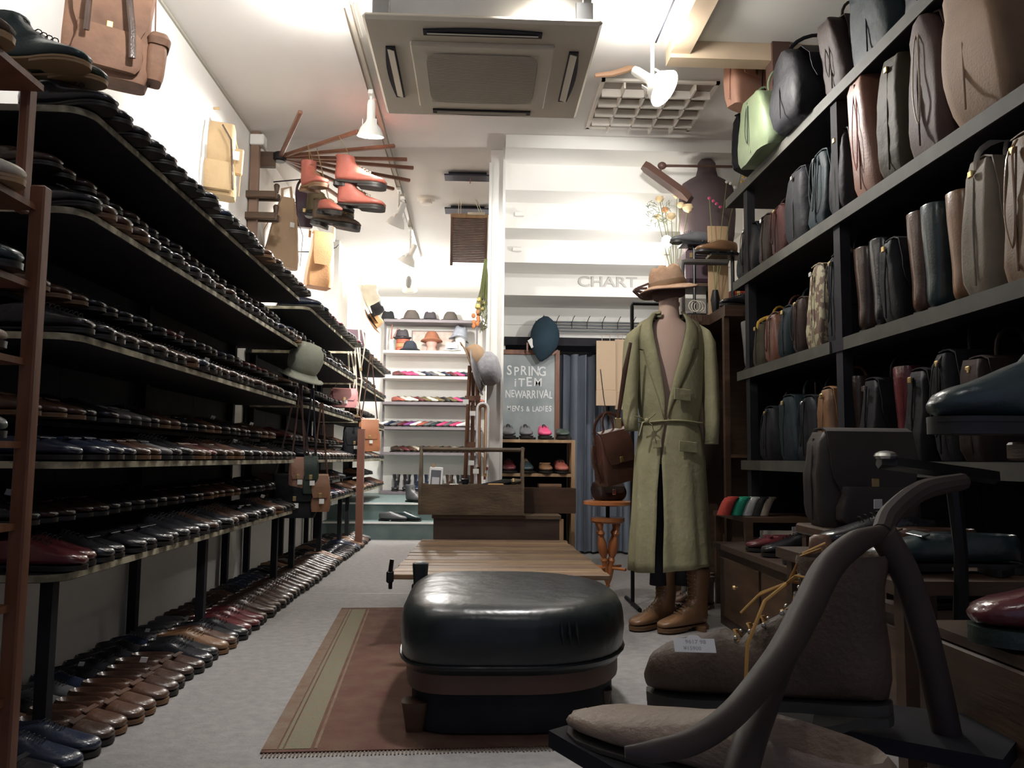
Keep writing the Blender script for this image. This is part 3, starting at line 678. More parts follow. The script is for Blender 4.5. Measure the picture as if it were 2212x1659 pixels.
# ------------------------------------------------------------------ black leather pouf
BLKL = lea('pouf_leather', (.014, .017, .018), .30, 1.8, nscale=5, bump=.55, bscale=9, spec=.5)
of = thing('ottoman', 'large rounded black leather pouf bench on a dark wooden base', 'ottoman', (.12, 2.85, 0))
def dshape(k, n=40, lx=-.35, rx_=.37, hy=.43):
    pts = []
    for j in range(n):
        a = 2*PI*(j+.5)/n; c, s_ = math.cos(a), math.sin(a)
        if c > 0: x, y = rx_*abs(c)**.85*k, hy*math.copysign(abs(s_)**.85, s_)*k
        else: x, y = lx*abs(c)**.32*k, hy*math.copysign(abs(s_)**.55, s_)*k
        pts.append((x, y))
    return pts
rings = []
for k, z in ((.965, .18), (.99, .20), (1.0, .235), (1.008, .27), (1.0, .31), (.985, .335), (.955, .353), (.90, .366), (.80, .374), (.6, .379), (.3, .381), (.03, .382)):
    ps = dshape(k)
    rings.append([(x, y, z+(.004*math.sin(9*math.atan2(y, x)) if .2 < z < .35 else 0)) for x, y in ps])
MB().loft(rings).build('cushion', BLKL, of, 1.4)
for a, b in ((-.14, 0), (.13, 0)):
    for q in range(3):
        x = a+q*.022
        MB().tube([(x, -.40-.028+abs(x)*.12, .335), (x+.003, -.437+abs(x)*.13, .30), (x+.008, -.436+abs(x)*.13, .265)], [.001, .006, .001], 6).build('leather_crease', BLKL, of)
MB().tube([(x*1.0, y*1.0, .205) for x, y in dshape(1.0)]+[(dshape(1.0)[0][0], dshape(1.0)[0][1], .205)], .005, 6).build('piping', BLKL, of)
pb = mat('pouf_base', (.075, .04, .028), .55, col2=(.11, .06, .04), nscale=6)
MB().loft([[(x, y, z) for x, y in dshape(.95)] for z in (.125, .19)]).build('base_frame', pb, of, .5)
MB().loft([[(x, y, z) for x, y in dshape(.90)] for z in (.012, .125)]).build('lower_panel', BLKB, of, .5)
for x, y in ((-.29, -.33), (.27, -.20), (-.29, .33), (.27, .20)):
    MB().loft([sq_ring(x, y, 0, .05, .05), sq_ring(x, y, .09, .08, .08)]).build('leg', WOODD, of)
cr = MB().loft([sq_ring(-.33, .40, z, .06*k, .05*k) for z, k in ((.30, .8), (.385, 1), (.395, 1), (.40, .7))]).build('corner_tab', BLKL, of)
# ------------------------------------------------------------------ slatted low table
tb = thing('slatted_table', 'low wooden slatted bench table behind the black pouf', 'table', (.13, 4.28, 0))
for k in range(15):
    w = .092; y = 3.57+k*.1005-4.28
    MB().box((-.02+random.uniform(-.004, .004), y+.05, .297+random.uniform(-.003, .003)), (.93-.004*k, w, .022), ch=.003).build('plank', mat('slat_%d' % (k % 3), [(.15, .085, .048), (.18, .11, .06), (.12, .07, .042)][k % 3], .5, col2=[(.30, .19, .10), (.36, .24, .13), (.24, .15, .085)][k % 3], nscale=5, wood=(1, 14, 4), bump=.15, bscale=30), tb)
for x in (-.36, .32): MB().span((x-.02, -.68, .255), (x+.02, .76, .285)).build('rail', WOODD, tb)
for x in (-.38, .34):
    for y in (-.62, .70): MB().box((x, y, .128), (.045, .045, .255), ch=.004).build('leg', WOODD, tb)
MB().tube([(-.485, -.72, .25), (-.485, -.725, .33), (-.48, -.725, .372)], [.008, .010, .009], 8).build('latch_pin', BLK, tb)
MB().box((-.487, -.72, .30), (.03, .03, .05), ch=.006).build('latch_plate', BLK, tb)
# ------------------------------------------------------------------ chest, plank, tool box
ch = thing('wooden_chest', 'dark plain wooden chest standing behind the slatted table', 'chest', (.14, 5.30, 0))
MB().span((-.40, -.15, 0), (.38, .15, .43)).build('body', CHESTW, ch)
MB().span((-.41, -.16, .43), (.385, .16, .452)).build('lid', OLDW, ch)
MB().span((.375, -.155, 0), (.40, -.135, .43)).build('corner_strip', WOODL, ch)
pk = thing('crate', 'dark long wooden crate on the chest behind the tool box', 'crate', (.40, 5.36, .453))
MB().span((-.22, -.02, 0), (.24, .0, .16)).build('side_panel', WOODD, pk); MB().span((-.22, .09, 0), (.24, .105, .16)).build('side_panel', WOODD, pk)
MB().span((-.22, 0, 0), (-.205, .09, .16)).build('end_panel', WOODD, pk); MB().span((.225, 0, 0), (.24, .09, .16)).build('end_panel', WOODD, pk)
tx = thing('tool_box', 'old open wooden tool box with tall carrying handle on the chest', 'tool box', (-.03, 5.22, .453))
MB().span((-.31, -.095, 0), (.31, -.08, .185)).build('front_panel', OLDW, tx); MB().span((-.31, .08, 0), (.31, .095, .185)).build('back_panel', OLDW, tx)
MB().span((-.30, -.08, .001), (.30, .08, .014)).build('bottom', OLDW, tx)
for s_ in (-1, 1):
    MB().prism([(-.10, 0), (.10, 0), (.10, .185), (.025, .42), (-.025, .42), (-.10, .185)], -.008, .008, T(s_*.316, 0, 0) @ rzm(PI/2) @ rx(PI/2)).build('end_panel', OLDW, tx)
MB().tube([(-.33, 0, .40), (.33, 0, .40)], .014, 10).build('handle', OLDW, tx)
# paint flecks of its own on the front
# items in the box
ph = thing('handheld_device', 'white framed small device with grey screen leaning in the tool box', 'device', (-.255, 5.145, .60), rot=(-.18, .05, 0))
MB().box((0, 0, .07), (.085, .012, .15), ch=.005).build('case', PAPER, ph); MB().box((0, -.0075, .065), (.062, .002, .12)).build('bezel', mat('dark_grey', (.12, .13, .15), .5), ph)
MB().box((0, -.009, .045), (.045, .002, .07)).build('screen', mat('pale_screen', (.6, .58, .62), .4), ph); MB().box((-.02, 0, .155), (.02, .01, .02)).build('antenna', WOODL, ph)
er = thing('wax_tin', 'small white flat tin lying in the tool box beside the device', 'tin', (-.14, 5.19, .615)); MB().box((0, 0, .012), (.06, .04, .024), ch=.004).build('lid', PAPER, er); MB().box((0, 0, -.06), (.058, .038, .12), ch=.003).build('body', PAPER, er)
pt = thing('polish_jar', 'tiny dark polish jar in the middle of the tool box', 'jar', (-.07, 5.2, .56)); MB().lathe([(.022, -.09), (.022, .07), (.018, .085)], 14).build('body', BLK, pt); MB().lathe([(.024, .085), (.024, .11), (.02, .112)], 14).build('lid', BLK, pt)
br = thing('shoe_brush', 'large dark bristled shoe brush with wooden end resting across the tool box', 'brush', (.10, 5.22, .63), rot=(0, -.22, 0))
MB().loft([sq_ring(0, 0, 0, .01, .01)]*1+[[(x, .035*k*math.cos(2*PI*j/12), .02*k*math.sin(2*PI*j/12)) for j in range(12)] for x, k in ((-.15, .3), (-.12, .8), (-.05, 1), (.08, 1), (.12, .6))][0:] if False else [[(x, .035*k*math.cos(2*PI*j/12), .026*k*math.sin(2*PI*j/12)) for j in range(12)] for x, k in ((-.15, .3), (-.12, .8), (-.05, 1), (.08, 1), (.12, .6))]).build('bristles', mat('dark_bristle', (.012, .014, .014), .9, bump=.8, bscale=300), br)
MB().tube([(.10, 0, 0), (.14, 0, -.004), (.20, 0, -.012)], [.016, .02, .010], 10).build('handle', OLDW, br)
MB().tube([(.128, 0, -.002), (.138, 0, -.004)], .022, 10).build('ferrule', BRASS, br)
sp = thing('sanding_block', 'yellow-brown wooden block beside the brush in the tool box', 'block', (.12, 5.16, .60)); MB().box((0, 0, .02), (.10, .05, .05), ch=.006).build('wood', mat('ochre_wood', (.38, .20, .05), .6), sp); MB().box((0, 0, -.07), (.09, .045, .13), ch=.004).build('pad', OLDW, sp)
# ------------------------------------------------------------------ small wooden shoe rack with ladies' shoes
sr = thing('wooden_shoe_rack', 'small pale wooden box rack holding two tiers of shoes below the chalkboard', 'shoe rack', (.40, 5.75, 0))
for x in (-.255, .255): MB().span((x-.013, -.12, 0), (x+.013, .14, .93)).build('side_panel', WOODL, sr)
for z in (.93, .70, .46): MB().span((-.241, -.12, z-.02), (.241, .14, z)).build('shelf_board', WOODL, sr)
MB().span((-.241, .14, .02), (.241, .15, .93)).build('back_panel', BLKB, sr)
for i, (x, c, k, lb) in enumerate(((-.185, 'grey', 'low', 'grey-black glossy brogue first on top of the pale wooden rack'), (-.065, 'grey', 'low', 'grey laced brogue second on top of the pale wooden rack'),
    (.065, 'pink', 'low', 'pink and burgundy lace-up shoe on top of the pale wooden rack'), (.19, 'green', 'loafer', 'dark green-black strap shoe at the end of the rack top'))):
    foot('brogue_shoe', lb, 'shoe', c, k, (.40+x, 5.92, .931), (0, 0, -PI/2), group='shoes on top of the pale wooden rack', heelh=.02)
for i, (x, c, k, lb) in enumerate(((-.18, 'burgundy', 'low', 'burgundy lace-up shoe in the rack below the grey brogues'), (-.06, 'teal', 'low', 'dark teal laced shoe in the rack beside the burgundy one'),
    (.07, 'tan', 'loafer', 'tan slip-on shoe in the middle tier of the rack'), (.18, 'red', 'low', 'brownish red shoe at the end of the middle tier'))):
    foot('brogue_shoe', lb, 'shoe', c, k, (.40+x, 5.90, .701), (0, 0, -PI/2), group='shoes inside the pale wooden rack')
bx = thing('kraft_box', 'brown cardboard shoe box in the rack\'s bottom compartment', 'box', (.50, 5.72, .461)); MB().box((0, 0, .075), (.15, .16, .15), ch=.002).build('body', mat('kraft', (.26, .15, .09), .8), bx); MB().box((0, 0, .16), (.155, .165, .02), ch=.002).build('lid', mat('kraft', (.26, .15, .09), .8), bx)
# ------------------------------------------------------------------ chalkboard
CBM = mat('chalkboard_face', (.20, .25, .26), .6, col2=(.46, .49, .50), nscale=4.5, amt=.7)
cbd = thing('chalkboard', 'chalkboard sign in red-brown wooden frame announcing spring items', 'sign', (.42, 6.90, .93))
for x, w in ((-.245, .04), (.245, .04)): MB().box((x, 0, .38), (w, .03, .80), ch=.003).build('frame_side', WOODR, cbd)
for z in (.76, 0): MB().box((0, 0, z), (.45, .028, .04), ch=.003).build('frame_rail', WOODR, cbd)
MB().span((-.228, .0, .0), (.228, .01, .76)).build('board_face', CBM, cbd)
CH = mat('chalk', (.85, .86, .86), .9)
for s_, z, sz, sx, x in (('SPRING', .60, .105, .86, -.02), ('iTEM', .505, .10, .95, .0), ('NEWARRIVAL', .405, .088, .68, .012), ("MEN'S & LADIES", .285, .060, .76, .012)):
    x0 = x-(len(s_)-1)/2*sz*.62*sx; rnd = random.Random(len(s_))
    adv = [{'W': .95, 'M': .92, 'I': .42, 'i': .42, "'": .32, ' ': .38}.get(c, .66)*sz*sx for c in s_]; tot = sum(adv); xx = x-tot/2
    for i, c in enumerate(s_):
        xc = xx+adv[i]/2; xx += adv[i]
        if c == ' ': continue
        text('letter', c, sz*rnd.uniform(.95, 1.12), CH, cbd, T(xc, -.0015, z+rnd.uniform(-.005, .005)) @ rx(PI/2) @ rzm(rnd.uniform(-.08, .06)) @ Matrix.Scale(sx, 4, (1, 0, 0)), .0006)
for x in (-.2, .2): MB().box((x, .03, -.46), (.03, .03, .94)).build('leg', WOODR, cbd)
# blue-green felt beret hanging over the board corner
bt = thing('beret', 'dark teal felt cap clipped over the top of the chalkboard', 'hat', atb(1174, 732, 6.80), rot=(0, .12, 0))
BTM = lea('teal_felt', (.012, .030, .045), .9, 1.5, bump=.4)
rings = []
for i in range(13):
    t = i/12; z = .19-.38*t; w = [.02, .065, .092, .108, .117, .121, .121, .117, .108, .093, .07, .042, .012][i]
    rings.append([(w*math.cos(2*PI*j/18)+.01*math.sin(3*t), .06*(w/.12)*math.sin(2*PI*j/18), z) for j in range(18)])
MB().loft(rings).build('crown', BTM, bt, 1.5)
MB().loft([[(-.13+.02*k, -.02, -.035-.03*k), (-.10+.02*k, -.03, -.01-.03*k), (-.10+.02*k, -.026, -.01-.03*k), (-.13+.02*k, -.016, -.035-.03*k)] for k in (0, 1, 2)]).build('label_tab', PAPER, bt)
MB().box((.11, 0, -.10), (.012, .01, .06), ry(.7).to_3x3()).build('clip', WOODR, bt)
MB().box((-.125, 0, -.085), (.014, .012, .07), ry(-.15).to_3x3()).build('clip', WOODR, bt)
# ------------------------------------------------------------------ closet curtain and hook rack
CUR = mat('curtain_cloth', (.12, .145, .18), .9, col2=(.16, .18, .22), nscale=3, bump=.2)
cu = thing('curtain', 'grey-blue gathered cloth curtain closing the closet under the stair', 'curtain', (1.06, 7.10, 0))
top = []; N = 120
def fold(k): return [(-.56+1.15*j/N+.012*math.sin(j*.9+k), .045*math.sin(2*PI*j/N*13+.5*math.sin(j*.13))+.012*math.sin(j*.31+k*2)) for j in range(N+1)]
MB().loft([[(x, y, z) for x, y in fold(q)] for z, q in ((1.70, 0), (1.4, .3), (.9, .8), (.4, 1.3), (.02, 1.7))], closed=False).build('cloth', CUR, cu, 3)
MB().tube([(-.6, .0, 1.715), (.62, .0, 1.715)], .012, 8).build('rod', BLK, cu)
hr = thing('hook_rack', 'long slatted dark metal hook rack mounted under the stair', 'rack', (.98, 6.93, 1.90))
for k in range(4): MB().box((.05, 0, -.02+k*.026), (1.1, .025, .012), ch=.002).build('slat', mat('dark_rail', (.04, .045, .05), .4, metal=.5), hr)
for k in range(9):
    x = -.45+k*.13
    MB().tube([(x, -.014, .0), (x-.005, -.03, .05), (x+.01, -.045, .09), (x+.02, -.05, .105)], .003, 5).build('hook', BLK, hr)
# light brown paper bags hanging on the rail
for i, (px0, px1, pt_, pb_, yy) in enumerate(((1288, 1330, 736, 877, 6.86), (1328, 1352, 733, 885, 6.90))):
    a, b = atY(px0, pt_, yy), atY(px1, pb_, yy)
    kb = thing('paper_bag', ['pale kraft paper bag hanging flat beside the mannequin sleeve', 'second pale kraft paper bag tucked behind the first one'][i], 'paper bag', ((a.x+b.x)/2, yy, b.z), group='kraft paper bags')
    w, h = abs(b.x-a.x), a.z-b.z
    KM = mat('kraft_pale', (.52, .38, .26), .8)
    MB().box((0, 0, h*.62), (w, .02, h*.76), ch=.003).build('front', KM, kb); MB().box((0, -.003, h*.12), (w*1.02, .028, h*.24), ch=.003).build('bottom_fold', KM, kb)
    MB().tube([(-w*.2, 0, h), (-w*.2, 0, h+.05), (w*.2, 0, h+.05), (w*.2, 0, h)], .003, 5).build('handle', KM, kb)
# hanging brown shiny backpack
bp = bag('glossy dark brown leather backpack hanging beside the olive coat', 'dark brown', atb(1335, 1042, 4.35), (0, -.22, .5), .21, .27, .10, None, handle='arch', strap=.10, pocket=False, name='backpack', metal=BRASS, seed=21, belly=.09, m=lea('glossy_choc', (.07, .03, .022), .2, 1.6, coat=.6))
MB().tube([(-.12, .0, .22), (-.15, -.02, .14), (-.13, -.02, .03)], .012, 6, .4).build('side_strap', LEA['brown'], bp)
MB().tube([(0, 0, .36), (.005, 0, .47), (.015, 0, .60)], .003, 5).build('chain', STEEL, bp)
# shiny brown bag on the stool
bag('small brown and black bag sitting on the round stool seat', 'dark brown', (.745+.03, 4.9, .562), (0, 0, .3), .16, .11, .12, None, handle='none', belly=.15, metal=CHROME, seed=4)
# ------------------------------------------------------------------ stool with turned legs
stl = thing('round_stool', 'round wooden stool with turned orange-brown legs by the curtain', 'stool', (.775, 4.9, 0))
OR = mat('varnished_orange_wood', (.50, .17, .06), .25, col2=(.58, .24, .09), nscale=5, coat=.5)
MB().lathe([(.001, .53), (.12, .53), (.145, .537), (.145, .555), (.12, .561), (.001, .561)], 28, cap=(1, 1)).build('seat', OR, stl)
MB().lathe([(.012, .46), (.012, .53)], 10).build('screw', BLK, stl)
MB().lathe([(.09, .43), (.10, .44), (.10, .46), (.09, .463)], 24).build('collar_plate', OR, stl)
for a in (PI*.25, PI*.75, PI*1.25, PI*1.75):
    ax = V((math.cos(a), math.sin(a), 0)); M = T(ax.x*.075, ax.y*.075, .44) @ Matrix.Rotation(.20, 4, V((ax.y, -ax.x, 0))*-1) @ rx(PI)
    MB().lathe([(.014, 0), (.017, .02), (.010, .05), (.020, .07), (.011, .09), (.022, .13), (.024, .18), (.012, .215), (.019, .23), (.013, .25), (.021, .29), (.019, .34), (.011, .37), (.013, .385)], 12, M).build('leg', OR, stl)
    MB().lathe([(.007, .385), (.006, .44)], 8, M).build('foot_tip', STEEL, stl)
MB().tube([(-.09, -.09, .17), (.09, .09, .17)], .009, 8).build('stretcher', OR, stl); MB().tube([(.09, -.09, .17), (-.09, .09, .17)], .009, 8).build('stretcher', OR, stl)
# ------------------------------------------------------------------ dress-form mannequin
MX, MY = .945, 4.04
SKIN = mat('mannequin_skin', (.62, .42, .33), .6, col2=(.66, .47, .37), nscale=3)
mn = thing('mannequin', 'headless cloth dress-form mannequin in an olive coat, hat and boots', 'mannequin', (MX, MY, 0), .0, sc=(.82, .88, 1))
def er(cx, cy, z, w, d, n=28, ph=0): return [(cx+w/2*math.cos(2*PI*j/n), cy+d/2*math.sin(2*PI*j/n), z) for j in range(n)]
MB().loft([er(0, 0, z, w, d) for z, w, d in ((.78, .26, .17), (.90, .30, .20), (1.02, .25, .17), (1.15, .29, .20), (1.30, .345, .215), (1.40, .36, .19), (1.455, .30, .15), (1.485, .18, .13), (1.50, .135, .12), (1.54, .12, .12), (1.60, .118, .122), (1.64, .12, .125), (1.645, .10, .10))]+[]).build('torso', SKIN, mn, 2)
for s_ in (-1, 1):
    MB().loft([er(s_*.075+dx, 0, z, w, w) for z, w, dx in ((.80, .13, 0), (.55, .11, .0), (.33, .085, .0), (.20, .10, 0))]).build('leg', mat('black_tights', (.014, .014, .018), .8), mn, 2)
# ------------------------------------------------------------------ coat
OLV = mat('olive_linen', (.27, .25, .14), .85, col2=(.34, .32, .19), nscale=7, bump=.35, bscale=40)
OLVD = mat('coat_lining', (.035, .035, .03), .9)
ct = thing('coat', 'long olive linen coat with wide lapels hanging open on the mannequin', 'coat', (MX, MY, 0), 0, sc=(.84, .92, 1))
rnd = random.Random(4)
# (z, width, depth, opening half-angle left, right)
CZ = [(1.525, .17, .15, .42, .50), (1.50, .24, .18, .34, .42), (1.475, .345, .21, .26, .34), (1.44, .40, .235, .22, .30), (1.38, .41, .25, .18, .25), (1.28, .40, .26, .12, .17), (1.18, .385, .26, .07, .08), (1.10, .37, .255, .04, .02), (1.03, .35, .245, .05, -.02),
      (.98, .345, .245, .06, -.02), (.90, .37, .26, .10, -.06), (.80, .40, .28, .12, -.10), (.65, .415, .30, .16, -.08), (.50, .43, .32, .17, -.07), (.38, .445, .335, .18, -.08), (.285, .455, .345, .18, -.08)]
N = 64
def coat_ring(z, w, d, ol, orr, off=0.0):
    r = []; c = -PI/2-.22
    a0 = c+orr*1.9; a1 = c+2*PI-ol*1.9
    for j in range(N+1):
        a = a0+(a1-a0)*j/N
        f = min(1, max(0, (1.2-z)/.9)); k = 1+f*(.045*math.sin(a*9+.7)+.03*math.sin(a*5+2*z)+.015*math.sin(a*17+z*5))
        tuck = 1-.04*math.exp(-((z-.98)/.04)**2)
        r.append(((w/2+off)*k*tuck*math.cos(a), (d/2+off)*k*tuck*math.sin(a), z+(.02*math.cos(a)*f if z < .3 else 0)))
    return r
import_rings = []
for i in range(len(CZ)-1):
    for q in range(3):
        t = q/3; import_rings.append(tuple(a+(b-a)*t for a, b in zip(CZ[i], CZ[i+1])))
import_rings.append(CZ[-1])
body = MB().loft([coat_ring(*c) for c in import_rings], closed=False).build('coat_body', OLVD, ct, 2.5)
body.data.materials.append(OLV)
sm = body.modifiers.new('thick', 'SOLIDIFY'); sm.thickness = .005; sm.offset = -1; sm.material_offset = 1
# lapels
def front_pt(z, side, inset=0.0, out=.012):
    for i in range(len(CZ)-1):
        if CZ[i][0] >= z >= CZ[i+1][0]:
            t = (CZ[i][0]-z)/(CZ[i][0]-CZ[i+1][0]); c = tuple(a+(b-a)*t for a, b in zip(CZ[i], CZ[i+1])); break
    cc = -PI/2-.22; a = cc+c[4]*1.9+inset if side > 0 else cc-c[3]*1.9-inset
    return ((c[1]/2+out)*math.cos(a), (c[2]/2+out)*math.sin(a), z)
for side in (1, -1):
    rings = []
    zs = [1.515, 1.49, 1.45, 1.40, 1.34, 1.335, 1.28, 1.2, 1.12, 1.05, 1.0]
    ws = [.30, .36, .42, .50, .58, .44, .42, .34, .24, .12, .03]
    for z, w in zip(zs, ws):
        rings.append([front_pt(z, side, w*q/4, .010+.006*math.sin(PI*q/4)) for q in range(5)])
    o = MB().loft(rings, closed=False).build('lapel', OLV, ct, 2); sd = o.modifiers.new('thick', 'SOLIDIFY'); sd.thickness = .004; sd.offset = 1
MB().loft([[(.098*math.cos(a), .085*math.sin(a)+.004, z) for a in [-.9+i*(PI+1.8)/20 for i in range(21)]] for z in (1.50, 1.53, 1.56)][:2]+[[(.112*math.cos(a), .10*math.sin(a)+.006, 1.515) for a in [-.9+i*(PI+1.8)/20 for i in range(21)]]], closed=False).build('collar', OLV, ct, 2)
# sleeves
for s_ in (-1, 1):
    pth = [(.175, .0, 1.462, .038), (.205, -.005, 1.44, .056), (.222, -.01, 1.38, .060), (.232, -.015, 1.25, .060), (.238, -.02, 1.12, .058), (.238, -.035, 1.00, .055), (.232, -.04, .88 if s_ > 0 else .94, .050)]
    rings = []
    for k, (x, y, z, r) in enumerate(pth):
        rings.append([(s_*x+(r*.72)*math.cos(2*PI*j/20)*(1+.06*math.sin(j*2+k)), y+r*1.15*math.sin(2*PI*j/20), z+(r*.4*math.cos(2*PI*j/20)*s_*-1 if k < 2 else 0)) for j in range(20)])
    o = MB().loft(rings, (1, 0)).build('sleeve', OLV, ct, 2); sd = o.modifiers.new('thick', 'SOLIDIFY'); sd.thickness = .004
    # turned shoulder seam
    MB().tube([rings[1][j] for j in range(0, 20, 2)]+[rings[1][0]], .003, 5).build('shoulder_seam', OLVD, ct)
for (px, py, w, h, rot) in ((1478, 852, .11, .055, .05), (1492, 965, .12, .05, .06), (1412, 958, .05, .04, -.1)):
    p = atY(px, py, MY-.155); MB().box((p.x-MX, p.y-MY, p.z), (w, .008, h), (rzm(.35 if px > 1450 else -.2) @ ry(rot)).to_3x3(), .002).build('pocket_flap', OLV, ct)
MB().tube([(.185*math.cos(a), .135*math.sin(a), .985+.004*math.sin(3*a)) for a in [2*PI*k/40 for k in range(41)]], .011, 8, .4).build('belt', OLV, ct)
kx = atY(1385, 880, MY-.15)
for dx, dz in ((.05, -.10), (-.045, -.07), (-.07, .02), (.05, .035)):
    MB().tube([(kx.x-MX, -.15, .985), (kx.x-MX+dx*.6, -.165, .985+dz*.3+.01), (kx.x-MX+dx, -.160, .985+dz)], .006, 6, .4).build('belt_tie', OLV, ct)
MB().ell((kx.x-MX, -.152, .985), (.016, .014, .014), 10, 6).build('belt_knot', OLV, ct)
# ------------------------------------------------------------------ hat
HT = mat('straw_fabric_hat', (.50, .30, .19), .85, col2=(.60, .40, .27), nscale=8, bump=.4, bscale=60)
HB = mat('brown_felt_brim', (.12, .07, .06), .8)
ht = thing('sun_hat', 'beige crumpled brimmed hat with brown underside worn on the mannequin neck', 'hat', (MX-.005, MY, 1.655), rot=(.06, -.19, 0))
def hat_rings(R, Hh, dent=.0, n=32, pinch=0):
    rings = []
    for t, k in ((0, 1), (.15, 1.0), (.45, .97), (.75, .88), (.9, .76), (1, .55), (1.02, .3), (1.0, .05)):
        rings.append([(R*k*math.cos(2*PI*j/n)*(1-pinch*t*abs(math.sin(2*PI*j/n))), R*1.12*k*math.sin(2*PI*j/n), Hh*t-dent*(1-k)*(1 if k < .6 else 0)) for j in range(n)])
    return rings
MB().loft([[(x, y, z+.008*math.sin(7*math.atan2(y, x)+z*30)) for x, y, z in r] for r in hat_rings(.088, .115, .03)]).build('crown', HT, ht, 2)
MB().loft([[(R*math.cos(2*PI*j/40), R*1.1*math.sin(2*PI*j/40), z+.012*math.sin(2*PI*j/40*2+.6)*(R > .1)) for j in range(40)] for R, z in ((.085, .004), (.11, -.002), (.145, -.014), (.147, -.017), (.143, -.020), (.11, -.010), (.085, -.006))], (0, 0)).build('brim', HB, ht, 2)
MB().loft([[(R*math.cos(2*PI*j/40), R*1.1*math.sin(2*PI*j/40), z+.012*math.sin(2*PI*j/40*2+.6)*(R > .1)) for j in range(40)] for R, z in ((.086, .008), (.11, .002), (.144, -.011), (.146, -.014), (.144, -.015), (.11, -.001))], (0, 0)).build('brim_top', HT, ht, 2)
MB().loft([er(0, 0, z, w, w*1.1, 32) for z, w in ((-.055, .135), (-.05, .155), (-.005, .172), (.0, .16))]).build('inner_band', HB, ht, 2)
MB().loft([er(0, 0, z, w, w*1.12, 32) for z, w in ((.008, .182), (.02, .188), (.034, .184))], (0, 0)).build('hat_band', mat('band_tan', (.34, .22, .13), .8), ht, 2)
for k in range(4): MB().box((-.125-.012*k, -.02, .03-.012*k), (.06, .012, .010), (rzm(.2*k) @ ry(.3*k-.2)).to_3x3()).build('ribbon_end', HB, ht)
# boots worn
foot('laced_boot', 'tan brown laced calf boot under the coat hem, farther one', 'boot', 'tan', 'high', (MX+.02, MY+.06, .0), (0, 0, -PI*.80), h=.27, sole=SOLEBR, lace=LACEW, eyes=True, group='boots on the mannequin', heelh=.02)
foot('laced_boot', 'tan brown laced calf boot under the coat hem, nearer one', 'boot', 'tan', 'high', (MX+.16, MY-.02, .0), (0, 0, -PI*.84), h=.27, sole=SOLEBR, lace=LACEW, eyes=True, group='boots on the mannequin', heelh=.02)
# shoulder strap of a bag over the coat
sbp = thing('bag_strap', 'narrow brown leather strap draped over the coat\'s open front', 'strap', (MX, MY, 0)); a = atY(1362, 740, MY-.17); b = atY(1350, 800, MY-.17); c = atY(1335, 905, MY-.12)
MB().tube([(p.x-MX, p.y-MY, p.z) for p in (a, b, c)], [.008, .012, .009], 8, .4).build('strap', LEA['brown'], sbp)
MB().box((c.x-MX, c.y-MY, c.z-.02), (.03, .012, .05), ch=.003).build('buckle', BRASS, sbp)
# pipe clothes rail behind mannequin
pr = thing('clothes_rail', 'steel pipe clothes rail standing behind the mannequin', 'rail', (1.1, 4.6, 0))
PIP = mat('pipe', (.33, .31, .29), .35, metal=.8)
pa, pb_ = atY(1365, 655, 4.62), atY(1472, 565, 4.62)
for p, nm in ((pa, 0), (pb_, 1)): MB().tube([(p.x-1.1, .02, 0), (p.x-1.1, .02, p.z-.02)], .011 if nm == 0 else .017, 10).build('upright', BLK if nm == 0 else PIP, pr)
MB().tube([(pa.x-1.1, .02, pa.z-.02), (pa.x-1.095, .02, pa.z), (pb_.x-1.12, .02, pa.z)], .012, 8).build('crossbar', BLK, pr)
MB().tube([(pb_.x-1.1, .02, pb_.z-.03), (pb_.x-1.095, .02, pb_.z-.005), (pb_.x-1.07, .02, pb_.z), (1.42-1.1, .02, pb_.z)], .018, 10).build('top_bar', PIP, pr)
for p in (pa, pb_): MB().tube([(p.x-1.1, -.18, .012), (p.x-1.1, .22, .012)], .012, 8).build('foot', BLK, pr)
# ------------------------------------------------------------------ ceiling cassette unit
ACM = mat('cassette_plastic', (.84, .77, .64), .5, col2=(.78, .71, .58), nscale=3)
ACG = mat('cassette_grille', (.46, .41, .34), .6, bump=.8, bscale=300)
DKM = mat('dark_slot', (.02, .02, .03), .6)
ac = thing('air_conditioner', 'square beige ceiling cassette air conditioner hanging below the ceiling', 'air conditioner', (.0, 3.58, 2.5))
hw, hd = .475, .46
def frame(mb, x0, x1, y0, y1, ix0, ix1, iy0, iy1, z0, z1):
    mb.span((x0, y0, z0), (x1, iy0, z1)); mb.span((x0, iy1, z0), (x1, y1, z1)); mb.span((x0, iy0, z0), (ix0, iy1, z1)); mb.span((ix1, iy0, z0), (x1, iy1, z1))
MB().box((0, 0, .026), (hw*2, hd*2, .028), ch=.012).build('panel', ACM, ac)
MB().box((0, 0, .215), (.80, .78, .35)).build('casing', WHITE, ac)
MB().box((0, .01, .004), (.60, .60, .022), ch=.006).build('intake_panel', ACM, ac)
MB().prism([(.24*math.copysign(abs(math.cos(2*PI*(j+.5)/32))**.25, math.cos(2*PI*(j+.5)/32)), .24*math.copysign(abs(math.sin(2*PI*(j+.5)/32))**.25, math.sin(2*PI*(j+.5)/32))) for j in range(32)], -.012, -.006, T(0, .01, 0)).build('intake_grille', ACG, ac)
gl = MB()
for k in range(46): gl.span((-.235, -.225+k*.0103, -.0135), (.235, -.222+k*.0103, -.012))
tag(gl.build('grille_ribs', ACM, ac), kind='stuff')
